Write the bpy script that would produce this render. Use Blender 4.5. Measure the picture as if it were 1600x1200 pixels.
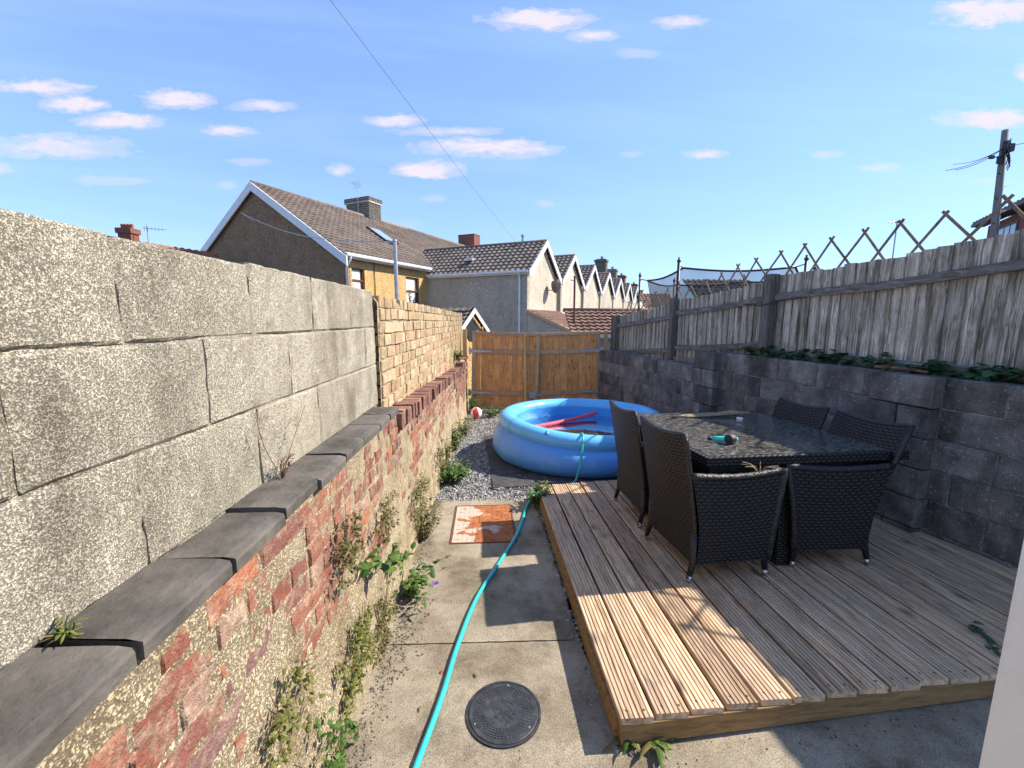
import bpy, math, random
from math import sin, cos, pi, radians, sqrt, atan2
from mathutils import Vector, Matrix, noise as mnoise
random.seed(7)
for o in list(bpy.data.objects): bpy.data.objects.remove(o)
SC = bpy.context.scene
COL = SC.collection

# ------------------------------------------------------------------ camera, sky, sun, exposure
cam = bpy.data.cameras.new('camera'); cam.sensor_width = 36; cam.lens = 14.85
cam.clip_start = 0.05; cam.clip_end = 3000
camo = bpy.data.objects.new('camera', cam); COL.objects.link(camo)
camo.location = (0, 0, 1.60)
camo.rotation_euler = (pi/2-radians(8.70), 0, -radians(2.144))
SC.camera = camo
SUN = Vector((0.734, 0.122, 0.668)).normalized()
SUN_EL = math.asin(SUN.z); SUN_AZ = atan2(SUN.x, SUN.y)
SC.view_settings.view_transform = 'Standard'
SC.view_settings.look = 'None'
SC.view_settings.gamma = 1
SC.view_settings.exposure = 1.32
SC.view_settings.use_curve_mapping = False

class NT:
    """small helper round a node tree"""
    def __init__(s, tree): s.t = tree; s.n = tree.nodes; s.l = tree.links
    def put(s, sock, v):
        if hasattr(v, 'is_linked') or isinstance(v, bpy.types.NodeSocket): s.l.new(v, sock)
        else:
            if isinstance(v, (tuple, list)) and sock.type == 'RGBA' and len(v) == 3: v = (*v, 1)
            sock.default_value = v
    def math(s, op, a, b=0.0, c=0.0, clamp=False):
        n = s.n.new('ShaderNodeMath'); n.operation = op; n.use_clamp = clamp
        s.put(n.inputs[0], a); s.put(n.inputs[1], b); s.put(n.inputs[2], c)
        return n.outputs[0]
    def vmath(s, op, a, b=(0, 0, 0)):
        n = s.n.new('ShaderNodeVectorMath'); n.operation = op
        s.put(n.inputs[0], a); s.put(n.inputs[1], b); return n.outputs[0]
    def noise(s, vec, scale, detail=4, rough=0.55, dist=0.0):
        n = s.n.new('ShaderNodeTexNoise'); s.put(n.inputs['Vector'], vec)
        n.inputs['Scale'].default_value = scale; n.inputs['Detail'].default_value = detail
        n.inputs['Roughness'].default_value = rough; n.inputs['Distortion'].default_value = dist
        return n.outputs['Fac']
    def noisec(s, vec, scale, detail=2):
        n = s.n.new('ShaderNodeTexNoise'); s.put(n.inputs['Vector'], vec)
        n.inputs['Scale'].default_value = scale; n.inputs['Detail'].default_value = detail
        return n.outputs['Color']
    def voro(s, vec, scale, feature='F1', out='Distance', rnd=1.0):
        n = s.n.new('ShaderNodeTexVoronoi'); n.feature = feature
        s.put(n.inputs['Vector'], vec); n.inputs['Scale'].default_value = scale
        n.inputs['Randomness'].default_value = rnd
        return n.outputs[out]
    def ramp(s, fac, stops, interp='LINEAR'):
        n = s.n.new('ShaderNodeValToRGB'); s.put(n.inputs[0], fac); cr = n.color_ramp
        cr.interpolation = interp
        while len(cr.elements) < len(stops): cr.elements.new(0.5)
        for e, (p, c) in zip(cr.elements, stops):
            e.position = p
            e.color = (c, c, c, 1) if isinstance(c, (int, float)) else (*c[:3], 1)
        return n.outputs[0]
    def mix(s, fac, a, b, blend='MIX'):
        n = s.n.new('ShaderNodeMix'); n.data_type = 'RGBA'; n.blend_type = blend
        s.put(n.inputs[0], fac); s.put(n.inputs[6], a); s.put(n.inputs[7], b)
        return n.outputs[2]
    def bump(s, h, strength=0.5, dist=0.01, normal=None):
        n = s.n.new('ShaderNodeBump'); s.put(n.inputs['Height'], h)
        n.inputs['Strength'].default_value = strength; n.inputs['Distance'].default_value = dist
        if normal: s.l.new(normal, n.inputs['Normal'])
        return n.outputs[0]
    def sep(s, v):
        n = s.n.new('ShaderNodeSeparateXYZ'); s.put(n.inputs[0], v); return n.outputs
    def comb(s, x, y, z):
        n = s.n.new('ShaderNodeCombineXYZ')
        for i, v in enumerate((x, y, z)): s.put(n.inputs[i], v)
        return n.outputs[0]

# --- sky: Nishita sky with small fair-weather clouds, each a direction in the sky
world = bpy.data.worlds.new('World'); SC.world = world; world.use_nodes = True
W = NT(world.node_tree); W.n.clear()
sky = W.n.new('ShaderNodeTexSky'); sky.sky_type = 'NISHITA'; sky.sun_disc = False
sky.sun_elevation = SUN_EL; sky.sun_rotation = SUN_AZ
sky.air_density = 1.0; sky.dust_density = 0.05; sky.ozone_density = 2.5; sky.altitude = 50
tc = W.n.new('ShaderNodeTexCoord')
dx, dy, dz = W.sep(tc.outputs['Generated'])
# lateral and upward slope of the view direction against a horizontal cloud deck (mirrored behind)
YW = radians(2.144)
lx = W.math('SUBTRACT', W.math('MULTIPLY', dx, cos(YW)), W.math('MULTIPLY', dy, sin(YW)))
ly = W.math('ADD', W.math('ABSOLUTE', W.math('ADD', W.math('MULTIPLY', dx, sin(YW)), W.math('MULTIPLY', dy, cos(YW)))), 0.02)
cu_ = W.math('DIVIDE', lx, ly); cv_ = W.math('DIVIDE', dz, ly)
def cnoise(su, sv, seed, det, rough):
    q = W.n.new('ShaderNodeTexNoise'); q.inputs['Scale'].default_value = 1.0; q.inputs['Detail'].default_value = det; q.inputs['Roughness'].default_value = rough
    W.l.new(W.comb(W.math('MULTIPLY', cu_, su), W.math('MULTIPLY', cv_, sv), seed), q.inputs['Vector'])
    return W.sep(W.vmath('SUBTRACT', q.outputs['Color'], (0.5, 0.5, 0.5)))
nr, ng, nb = cnoise(16.0, 46.0, 3.1, 9, 0.68)
CLOUDS = [(0.0543, 0.6119, 0.1311, 0.0243, 1), (0.1705, 0.5838, 0.0601, 0.0123, 0.8), (0.3464, 0.6082, 0.0685, 0.0137, 0.75), (0.2606, 0.5504, 0.0648, 0.014, 0.35), (0.9754, 0.624, 0.128, 0.0333, 1), (1.0901, 0.5142, 0.0493, 0.0251, 0.9), (1.0229, 0.4211, 0.1354, 0.0243, 1), (-0.992, 0.4814, 0.1165, 0.0175, 0.95), (-0.9273, 0.4507, 0.0805, 0.0209, 0.95), (-0.8343, 0.4172, 0.1104, 0.0178, 0.95), (-0.7075, 0.4584, 0.0907, 0.0224, 0.95), (-0.5301, 0.4482, 0.0806, 0.0128, 0.7), (-0.6046, 0.4003, 0.0709, 0.013, 0.8), (-0.9757, 0.3648, 0.1856, 0.028, 0.7), (-1.1182, 0.3196, 0.0419, 0.0167, 0.6), (-0.5681, 0.3383, 0.0567, 0.0116, 0.45), (-0.8719, 0.2981, 0.1051, 0.0118, 0.4), (-0.3746, 0.321, 0.0329, 0.0151, 0.7), (-0.2522, 0.4211, 0.0706, 0.0146, 0.85), (-0.1336, 0.399, 0.1403, 0.0131, 0.6), (-0.0566, 0.3648, 0.1782, 0.0214, 0.85), (-0.1852, 0.3196, 0.0957, 0.0201, 0.95), (0.2551, 0.3516, 0.0357, 0.0099, 0.3), (0.418, 0.3529, 0.0565, 0.0116, 0.8), (0.6802, 0.3516, 0.0417, 0.0099, 0.45), (0.7942, 0.325, 0.0538, 0.01, 0.55), (0.072, 0.2519, 0.0302, 0.0103, 0.3), (-0.6226, 0.29, 0.0301, 0.0101, 0.4), (0.7816, 0.1006, 0.0465, 0.009, 0.2), (-0.1725, 0.2642, 0.0377, 0.0136, 0.25), (-0.2319, 0.2106, 0.0457, 0.0139, 0.15), (1.0439, 0.2954, 0.0601, 0.0101, 0.25)]
acc = 0.0
for (ca, ce, cw, ch, op) in CLOUDS:
    u = W.math('ADD', W.math('DIVIDE', W.math('SUBTRACT', cu_, ca), cw), W.math('MULTIPLY', nr, 1.1))
    v = W.math('ADD', W.math('DIVIDE', W.math('SUBTRACT', cv_, ce), ch), W.math('MULTIPLY', ng, 2.6))
    r2 = W.math('ADD', W.math('MULTIPLY', u, u), W.math('MULTIPLY', v, v))
    m = W.math('MULTIPLY', W.math('SUBTRACT', 1.0, r2, clamp=True), op)
    acc = W.math('MAXIMUM', acc, m)
body = W.math('MULTIPLY', acc, W.math('ADD', 1.0, W.math('MULTIPLY', nb, 1.6)))
cloud = W.math('MULTIPLY', W.ramp(body, [(0.0, 0.0), (0.30, 0.28), (0.95, 1.0)], 'EASE'), 0.92)
# thin streaks of high haze
streak = W.noise(W.comb(W.math('MULTIPLY', cu_, 1.4), W.math('ADD', W.math('MULTIPLY', cv_, 11.0), W.math('MULTIPLY', cu_, 0.9)), 1.0), 1.0, 4)
hz = W.math('MULTIPLY', W.ramp(streak, [(0.45, 0.0), (0.75, 1.0)]), 0.16)
gm = W.n.new('ShaderNodeGamma'); gm.inputs[1].default_value = 0.56; W.l.new(sky.outputs[0], gm.inputs[0])
base = W.mix(1.0, gm.outputs[0], (0.92, 1.19, 1.72), 'MULTIPLY')
base = W.mix(hz, base, (2.6, 3.4, 4.6))
skyc = W.mix(cloud, base, (3.2, 2.9, 3.15))
bg = W.n.new('ShaderNodeBackground'); bg.inputs['Strength'].default_value = 0.122
W.l.new(skyc, bg.inputs[0])
wo = W.n.new('ShaderNodeOutputWorld'); W.l.new(bg.outputs[0], wo.inputs[0])

sl = bpy.data.lights.new('sun', 'SUN'); sl.energy = 3.75; sl.angle = radians(0.53); sl.color = (1.0, 0.91, 0.78)
so = bpy.data.objects.new('sun', sl); COL.objects.link(so)
so.rotation_euler = SUN.to_track_quat('Z', 'Y').to_euler(); so.location = SUN*60

# ------------------------------------------------------------------ mesh and object helpers
class MB:
    def __init__(s): s.v = []; s.f = []; s.uv = {}
    def add(s, vs, fs, uvs=None):
        b = len(s.v); s.v += [tuple(v) for v in vs]
        for i, f in enumerate(fs):
            if uvs: s.uv[len(s.f)] = uvs[i]
            s.f.append(tuple(b+k for k in f))
        return s
    def box(s, a, b, rot=None, org=None):
        (x0, y0, z0), (x1, y1, z1) = a, b
        vs = [Vector(p) for p in ((x0,y0,z0),(x1,y0,z0),(x1,y1,z0),(x0,y1,z0),(x0,y0,z1),(x1,y0,z1),(x1,y1,z1),(x0,y1,z1))]
        if rot is not None:
            o = Vector(org); vs = [o+rot@(v-o) for v in vs]
        return s.add(vs, [(0,3,2,1),(4,5,6,7),(0,1,5,4),(1,2,6,5),(2,3,7,6),(3,0,4,7)])
    def beam(s, p, q, w, h, up=(0, 0, 1)):
        p, q = Vector(p), Vector(q); d = (q-p).normalized(); up = Vector(up)
        sd = d.cross(up).normalized()*w/2; u = sd.cross(d).normalized()*h/2
        vs = [p-sd-u, p+sd-u, p+sd+u, p-sd+u, q-sd-u, q+sd-u, q+sd+u, q-sd+u]
        return s.add(vs, [(0,1,2,3),(4,7,6,5),(0,4,5,1),(1,5,6,2),(2,6,7,3),(3,7,4,0)])
    def tube(s, pts, r, n=8, closed=False, cap=True):
        pts = [Vector(p) for p in pts]; N = len(pts); rs = r if isinstance(r, (list, tuple)) else [r]*N
        b = len(s.v); up = Vector((0.03, 0.02, 1)).normalized(); prev = None
        for i, p in enumerate(pts):
            if closed: d = pts[(i+1) % N]-pts[i-1]
            else: d = pts[min(i+1, N-1)]-pts[max(i-1, 0)]
            d.normalize()
            if prev is None:
                a = d.cross(up)
                if a.length < 0.05: a = d.cross(Vector((1, 0, 0)))
            else: a = prev-d*prev.dot(d)
            a.normalize(); prev = a; c = d.cross(a)
            for k in range(n):
                t = 2*pi*k/n; s.v.append(tuple(p+(a*cos(t)+c*sin(t))*rs[i]))
        for i in range(N if closed else N-1):
            j = (i+1) % N
            for k in range(n):
                k2 = (k+1) % n; s.f.append((b+i*n+k, b+j*n+k, b+j*n+k2, b+i*n+k2))
        if cap and not closed:
            s.f.append(tuple(b+k for k in range(n))); s.f.append(tuple(b+(N-1)*n+k for k in range(n-1, -1, -1)))
        return s
    def lathe(s, prof, c=(0, 0, 0), n=48, a0=0, a1=2*pi, fn=None):
        b = len(s.v); full = abs(a1-a0-2*pi) < 1e-6; m = n if full else n+1
        for i in range(m):
            t = a0+(a1-a0)*i/n
            for (r, z) in prof:
                if fn: r, z = fn(r, z, t)
                s.v.append((c[0]+r*cos(t), c[1]+r*sin(t), c[2]+z))
        k = len(prof)
        for i in range(n):
            j = (i+1) % m
            for q in range(k-1): s.f.append((b+i*k+q, b+j*k+q, b+j*k+q+1, b+i*k+q+1))
        return s
    def grid(s, fn, nu, nv, uvscale=None):
        b = len(s.v)
        for i in range(nu+1):
            for j in range(nv+1): s.v.append(tuple(fn(i/nu, j/nv)))
        for i in range(nu):
            for j in range(nv):
                if uvscale:
                    s.uv[len(s.f)] = [(x/nu*uvscale[0], y/nv*uvscale[1]) for x, y in ((i,j),(i+1,j),(i+1,j+1),(i,j+1))]
                s.f.append((b+i*(nv+1)+j, b+(i+1)*(nv+1)+j, b+(i+1)*(nv+1)+j+1, b+i*(nv+1)+j+1))
        return s
    def prism(s, poly, vec):
        """extrude a planar polygon (list of 3d points) along vec"""
        n = len(poly); vec = Vector(vec); vs = [Vector(p) for p in poly]+[Vector(p)+vec for p in poly]
        return s.add(vs, [tuple(range(n-1, -1, -1)), tuple(range(n, 2*n))]+[(i, (i+1) % n, n+(i+1) % n, n+i) for i in range(n)])
    def data(s, name, mat=None, smooth=False, off=(0, 0, 0)):
        me = bpy.data.meshes.new(name); ox, oy, oz = off
        me.from_pydata([(x-ox, y-oy, z-oz) for x, y, z in s.v], [], s.f)
        if s.uv:
            ul = me.uv_layers.new(name='UVMap')
            for p in me.polygons:
                uvs = s.uv.get(p.index)
                if uvs:
                    for li, w in zip(p.loop_indices, uvs): ul.data[li].uv = w
        if smooth:
            for p in me.polygons: p.use_smooth = True
        if mat: me.materials.append(mat)
        me.update(); return me

def tag(o, label=None, cat=None, group=None, kind=None):
    if label: o['label'] = label
    if cat: o['category'] = cat
    if group: o['group'] = group
    if kind: o['kind'] = kind
    return o
def link(name, me, parent=None, loc=(0, 0, 0), rot=None):
    o = bpy.data.objects.new(name, me); COL.objects.link(o)
    if parent is not None: o.parent = parent
    o.location = loc
    if rot is not None: o.rotation_euler = rot
    return o
def worldloc(o):
    v = Vector(o.location)
    while o.parent is not None: o = o.parent; v = v+Vector(o.location)
    return v
def thing(name, label, cat, loc, rot=None, group=None):
    return tag(link(name, None, None, loc, rot), label, cat, group)
def struct(name, loc=(0, 0, 0)): return tag(link(name, None, None, loc), kind='structure')
def part(name, mb, mat, parent, smooth=False, kind=None):
    """mesh given in world coordinates, hung under an unrotated parent"""
    return tag(link(name, mb.data(name, mat, smooth, worldloc(parent)), parent), kind=kind)
def lpart(name, mb, mat, parent, smooth=False, kind=None):
    """mesh given in the parent's own coordinates"""
    return tag(link(name, mb.data(name, mat, smooth), parent), kind=kind)
def single(name, mb, mat, label, cat, loc, smooth=False, group=None):
    return tag(link(name, mb.data(name, mat, smooth, loc), None, loc), label, cat, group)
def copy_tree(o, parent=None):
    c = o.copy(); COL.objects.link(c)
    if parent is not None: c.parent = parent
    for ch in list(o.children): copy_tree(ch, c)
    return c
def nz3(x, y, z, s=1.0, seed=0.0): return mnoise.noise(Vector((x*s+seed, y*s+seed*1.7, z*s-seed)))
def U(a, b): return random.uniform(a, b)
def spline(pts, n=8):
    pts = [Vector(p) for p in pts]; out = []
    P = [pts[0]*2-pts[1]]+pts+[pts[-1]*2-pts[-2]]
    for i in range(1, len(P)-2):
        for k in range(n):
            t = k/n; a, b, c, d = P[i-1], P[i], P[i+1], P[i+2]
            out.append(0.5*((2*b)+(c-a)*t+(2*a-5*b+4*c-d)*t*t+(3*b-a-3*c+d)*t**3))
    out.append(pts[-1]); return out

# ------------------------------------------------------------------ materials
MATS = {}
def newmat(name):
    m = bpy.data.materials.new(name); m.use_nodes = True; MATS[name] = m
    t = NT(m.node_tree); bs = t.n.get('Principled BSDF'); t.bs = bs; t.m = m
    return t
def ovec(t, stretch=(1, 1, 1), rnd=True):
    tcn = t.n.new('ShaderNodeTexCoord'); v = tcn.outputs['Object']
    if stretch != (1, 1, 1): v = t.vmath('MULTIPLY', v, stretch)
    if rnd:
        oi = t.n.new('ShaderNodeObjectInfo'); t.rand = oi.outputs['Random']
        v = t.vmath('ADD', v, t.comb(t.math('MULTIPLY', t.rand, 41.0), t.math('MULTIPLY', t.rand, 17.0), t.math('MULTIPLY', t.rand, 29.0)))
    return v
def fin(t, col, rough=0.85, normal=None, metallic=0.0, spec=0.3, **kw):
    t.put(t.bs.inputs['Base Color'], col); t.put(t.bs.inputs['Roughness'], rough)
    t.bs.inputs['Metallic'].default_value = metallic; t.bs.inputs['Specular IOR Level'].default_value = spec
    if normal: t.l.new(normal, t.bs.inputs['Normal'])
    for k, v in kw.items(): t.put(t.bs.inputs[k], v)
    return t.m
def vary(t, col, amt):
    n = t.n.new('ShaderNodeHueSaturation'); t.put(n.inputs['Color'], col)
    t.put(n.inputs['Value'], t.math('ADD', 1-amt/2, t.math('MULTIPLY', t.rand, amt))); return n.outputs[0]

def simple(name, col, rough=0.6, metallic=0.0, spec=0.4, var=0.12, scale=8, bump=0.0, bscale=60, dirt=None):
    t = newmat(name); v = ovec(t)
    f = t.noise(v, scale, 5, 0.6)
    dark = tuple(c*(1-var*1.6) for c in col); lite = tuple(min(1, c*(1+var)) for c in col)
    c = t.ramp(f, [(0.3, dark), (0.7, lite)])
    if dirt: c = t.mix(t.ramp(t.noise(v, scale*0.7, 6, 0.7), [(0.52, 0.0), (0.72, dirt[1])]), c, dirt[0])
    n = t.bump(t.noise(v, bscale, 4), bump, 0.01) if bump else None
    return fin(t, c, rough, n, metallic, spec)

def mineral(name, cols, scale, speck, speckdark, stain=None, bump=0.8, bdist=0.006, rough=0.93, var=0.2, vscale=130, stainscale=2.2, stainpow=0.6, lite=0.5, lichen=None):
    """rough mineral surface: blotches, aggregate cells with dark pits, weather stains"""
    t = newmat(name); v = ovec(t)
    c = t.ramp(t.noise(v, scale, 6, 0.65), [(0.28, cols[0]), (0.5, cols[1]), (0.74, cols[2])])
    cell = t.voro(v, vscale); fine = t.noise(v, vscale*0.55, 7, 0.88)
    pit = t.math('ADD', t.math('MULTIPLY', cell, 0.22), fine)
    pm = t.ramp(pit, [(0.58, 0.0), (0.74, 1.0)])
    c = t.mix(t.math('MULTIPLY', pm, speck), c, speckdark, 'MIX')
    c = t.mix(t.ramp(t.noise(v, vscale*0.7, 6, 0.9), [(0.50, 0.0), (0.62, lite)]), c, tuple(min(1, x*1.35) for x in cols[2]))
    if lichen:
        lm = t.ramp(t.math('ADD', t.voro(v, lichen[1]), t.math('MULTIPLY', t.noise(v, lichen[1]*1.7, 4, 0.7), 0.55)), [(0.40, 1.0), (0.47, 0.0)])
        c = t.mix(t.math('MULTIPLY', lm, lichen[2]), c, lichen[0])
    if stain:
        sv = t.vmath('MULTIPLY', v, (1.0, 1.0, 0.45))
        sm = t.ramp(t.noise(sv, stainscale, 7, 0.68), [(0.45, 0.0), (0.64, stainpow)])
        c = t.mix(sm, c, stain, 'MULTIPLY')
    if name in ('block_cream', 'block_grey', 'path_concrete'):     # weather stains that run on from piece to piece
        gp = t.n.new('ShaderNodeNewGeometry').outputs['Position']; pv = t.vmath('MULTIPLY', gp, (1.0, 1.0, 0.4))
        c = t.mix(t.ramp(t.noise(pv, 2.6, 8, 0.7), [(0.47, 0.0), (0.66, 0.75)]), c, (0.40,0.375,0.35), 'MULTIPLY')
        c = t.mix(t.ramp(t.noise(gp, 7.0, 8, 0.75), [(0.52, 0.0), (0.66, 0.5)]), c, (0.50,0.46,0.42), 'MULTIPLY')
    c = vary(t, c, var)
    h = t.math('SUBTRACT', t.math('MULTIPLY', t.noise(v, vscale*0.25, 4, 0.6), 0.8), pm)
    return fin(t, c, rough, t.bump(h, bump, bdist), 0, 0.15)

mineral('block_cream', [(0.40,0.36,0.275),(0.53,0.48,0.375),(0.63,0.575,0.455)], 5.5, 0.85, (0.17,0.15,0.12), (0.45,0.42,0.39), 0.9, 0.003, vscale=330, stainpow=0.5, lite=0.6, stainscale=1.7, var=0.12, lichen=((0.78,0.75,0.68),11,0.3))
mineral('block_grey', [(0.11,0.10,0.09),(0.22,0.20,0.18),(0.38,0.345,0.315)], 6, 0.6, (0.06,0.06,0.06), (0.40,0.40,0.42), 0.9, 0.0025, vscale=220, var=0.55, stainpow=0.85, lichen=((0.50,0.48,0.45),26,0.8))
mineral('mortar_cream', [(0.33,0.26,0.17),(0.50,0.41,0.27),(0.62,0.53,0.37)], 9, 0.45, (0.16,0.12,0.08), (0.55,0.48,0.42), 1.0, 0.004, vscale=170, var=0.0, stainscale=5)
mineral('mortar_grey', [(0.22,0.21,0.20),(0.36,0.34,0.32),(0.50,0.48,0.45)], 10, 0.5, (0.12,0.12,0.12), None, 0.8, 0.003, vscale=90, var=0.0)
mineral('mortar_patchy', [(0.07,0.07,0.07),(0.14,0.135,0.13),(0.55,0.53,0.50)], 7, 0.5, (0.06,0.06,0.06), None, 0.8, 0.003, vscale=120, var=0.0)
mineral('path_concrete', [(0.29,0.25,0.185),(0.38,0.33,0.245),(0.46,0.40,0.305)], 3.2, 0.9, (0.17,0.14,0.105), (0.50,0.45,0.40), 0.8, 0.002, vscale=330, var=0.0, stainscale=1.6)
mineral('pebbledash_dark', [(0.25,0.155,0.09),(0.33,0.21,0.125),(0.39,0.26,0.16)], 3, 0.6, (0.13,0.095,0.065), None, 0.8, 0.02, vscale=22, var=0)
mineral('pebbledash_orange', [(0.52,0.33,0.13),(0.64,0.42,0.18),(0.72,0.50,0.24)], 3, 0.5, (0.34,0.21,0.08), None, 0.8, 0.02, vscale=22, var=0)
mineral('roughcast_pale', [(0.46,0.41,0.33),(0.58,0.52,0.42),(0.66,0.60,0.49)], 1.5, 0.6, (0.27,0.24,0.20), (0.75,0.73,0.72), 0.7, 0.02, vscale=26, var=0.3, stainscale=0.9)
mineral('pier_brick_dark', [(0.10,0.09,0.08),(0.2,0.18,0.15),(0.32,0.28,0.22)], 5, 0.4, (0.05,0.05,0.05), None, 0.8, 0.02, vscale=30, var=0.5)
simple('slate_coping', (0.10,0.09,0.078), 0.72, var=0.35, scale=6, bump=0.5, bscale=45, dirt=((0.21,0.19,0.16),0.4))
mineral('soil', [(0.05,0.04,0.03),(0.09,0.075,0.055),(0.14,0.12,0.09)], 14, 0.5, (0.03,0.025,0.02), None, 1.0, 0.02, vscale=60, var=0)
mineral('hill_ground', [(0.07,0.09,0.05),(0.10,0.12,0.07),(0.14,0.14,0.09)], 0.05, 0.3, (0.05,0.06,0.04), None, 0.2, 0.1, vscale=0.5, var=0)

def brickmat(name, ramp_cols, smear, var=0.3, smear_amt=0.5):
    t = newmat(name); v = ovec(t)
    c = t.ramp(t.rand, ramp_cols, 'CONSTANT')
    c = t.mix(t.ramp(t.noise(v, 14, 5, 0.65), [(0.35, 0.0), (0.75, 0.55)]), c, (0.10,0.06,0.05))
    c = t.mix(t.ramp(t.noise(v, 17, 7, 0.75), [(0.47, 0.0), (0.62, smear_amt)]), c, smear)
    c = t.mix(t.ramp(t.noise(v, 90, 6, 0.8), [(0.42, 0.0), (0.62, 0.6)]), c, (0.13,0.085,0.06))
    c = vary(t, c, 0.35)
    h = t.math('ADD', t.noise(v, 40, 5, 0.65), t.math('MULTIPLY', t.noise(v, 160, 3), 0.5))
    return fin(t, c, 0.9, t.bump(h, 0.9, 0.008), 0, 0.2)
brickmat('brick_red', [(0.0,(0.32,0.10,0.065)),(0.25,(0.37,0.135,0.085)),(0.45,(0.25,0.09,0.07)),(0.6,(0.42,0.145,0.075)),(0.74,(0.20,0.10,0.10)),(0.86,(0.34,0.21,0.155))], (0.50,0.42,0.30), smear_amt=0.55)
brickmat('brick_edge', [(0.0,(0.27,0.11,0.08)),(0.3,(0.33,0.15,0.11)),(0.6,(0.24,0.11,0.09)),(0.8,(0.38,0.17,0.11))], (0.50,0.40,0.32), smear_amt=0.4)
brickmat('brick_yellow', [(0.0,(0.56,0.41,0.21)),(0.2,(0.63,0.48,0.27)),(0.42,(0.60,0.40,0.21)),(0.6,(0.66,0.52,0.32)),(0.78,(0.52,0.36,0.22)),(0.93,(0.50,0.27,0.17))], (0.62,0.54,0.40), smear_amt=0.45)
brickmat('brick_chimney', [(0.0,(0.30,0.10,0.075)),(0.5,(0.25,0.085,0.07))], (0.4,0.3,0.25), smear_amt=0.2)

def wood(name, cols, axis, scale=1.0, knots=0.0, rough=0.8, var=0.25, grain=0.5, stain=None, weather=None):
    t = newmat(name); st = [26.0*scale]*3; st[axis] = 1.1*scale
    v = ovec(t, (1, 1, 1)); g = t.vmath('MULTIPLY', v, tuple(st))
    g = t.vmath('ADD', g, t.vmath('MULTIPLY', t.noisec(v, 3.0*scale), (1.5, 1.5, 1.5)))
    f = t.noise(g, 1.6, 6, 0.62, 0.6)
    c = t.ramp(f, [(0.33, cols[0]), (0.5, cols[1]), (0.66, cols[2])])
    if knots:
        kv = [5.5*scale]*3; kv[axis] = 2.6*scale
        k = t.voro(t.vmath('MULTIPLY', v, tuple(kv)), 1.0)
        c = t.mix(t.ramp(k, [(0.05, knots), (0.17, 0.0)]), c, tuple(x*0.25 for x in cols[0]))
    if weather:
        c = t.mix(t.ramp(t.noise(v, 3.5*scale, 6, 0.7), [(0.42, 0.0), (0.68, weather[1])]), c, weather[0])
    if stain:
        z = t.sep(v)[2]; sv = t.vmath('MULTIPLY', v, (9, 9, 0.9))
        c = t.mix(t.ramp(t.noise(sv, 1.5, 5, 0.65), [(0.50, 0.0), (0.66, stain[1])]), c, stain[0], 'MULTIPLY')
    c = vary(t, c, var)
    return fin(t, c, rough, t.bump(f, grain, 0.004), 0, 0.25)
wood('deck_wood', [(0.24,0.145,0.08),(0.51,0.355,0.215),(0.68,0.505,0.335)], 1, 1.0, 0.75, 0.75, 0.36, 0.4, None, ((0.36,0.28,0.22),0.45))
wood('deck_frame', [(0.16,0.09,0.035),(0.25,0.15,0.06),(0.33,0.2,0.09)], 0, 1.0, 0.3, 0.8, 0.15, 0.4)
wood('gate_wood', [(0.48,0.195,0.055),(0.78,0.37,0.125),(0.88,0.47,0.185)], 2, 1.3, 0.9, 0.7, 0.28, 0.3, None, ((0.28,0.16,0.08),0.5))
wood('gate_frame_wood', [(0.34,0.21,0.11),(0.48,0.32,0.18),(0.56,0.39,0.23)], 2, 1.3, 0.4, 0.75, 0.25, 0.3)
wood('post_wood', [(0.35,0.22,0.10),(0.48,0.32,0.16),(0.56,0.40,0.22)], 2, 1.3, 0.3, 0.75, 0.25, 0.3)
wood('fence_wood', [(0.14,0.115,0.09),(0.44,0.375,0.305),(0.74,0.655,0.56)], 2, 1.6, 0.35, 0.9, 0.45, 0.9, ((0.26,0.235,0.21),0.9), ((0.26,0.24,0.15),0.5))
wood('fence_post_wood', [(0.07,0.06,0.05),(0.13,0.115,0.10),(0.22,0.20,0.18)], 2, 1.6, 0.2, 0.9, 0.25, 0.9)
wood('fence_rail_wood', [(0.08,0.07,0.06),(0.16,0.14,0.125),(0.27,0.25,0.23)], 1, 1.2, 0.2, 0.9, 0.25, 0.9)
wood('trellis_wood', [(0.10,0.075,0.055),(0.18,0.14,0.11),(0.26,0.205,0.165)], 2, 1.0, 0.0, 0.85, 0.3, 0.4)
wood('pole_wood', [(0.12,0.11,0.10),(0.20,0.185,0.165),(0.29,0.27,0.24)], 2, 0.8, 0.0, 0.9, 0.1, 0.5)
wood('pale_batten', [(0.55,0.36,0.13),(0.66,0.45,0.19),(0.72,0.52,0.26)], 2, 1.5, 0.4, 0.7, 0.1, 0.2)

simple('white_plastic', (0.74,0.74,0.73), 0.4, spec=0.4, var=0.05, dirt=((0.45,0.43,0.40),0.35))
simple('white_post', (0.86,0.845,0.79), 0.5, spec=0.35, var=0.04, scale=3, dirt=((0.55,0.53,0.48),0.35))
simple('grey_pipe', (0.42,0.42,0.41), 0.45, 0.6, var=0.15)
simple('galvanised', (0.50,0.52,0.56), 0.5, 0.7, var=0.18, scale=30)
simple('black_plastic', (0.035,0.037,0.042), 0.5, spec=0.35, var=0.3, scale=25, bump=0.15, dirt=((0.13,0.125,0.115),0.5))
simple('black_metal', (0.025,0.025,0.027), 0.5, spec=0.4, var=0.2)
simple('brown_frame', (0.16,0.055,0.02), 0.45, var=0.15)
simple('rust_pole', (0.13,0.045,0.035), 0.7, var=0.2)
simple('hose_turquoise', (0.03,0.42,0.42), 0.35, spec=0.5, var=0.08, scale=4)
simple('spray_turquoise', (0.06,0.58,0.48), 0.35, spec=0.5, var=0.05)
simple('ring_blue', (0.13,0.47,0.84), 0.33, spec=0.5, var=0.06, scale=3, bump=0.08, bscale=9)
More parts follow.
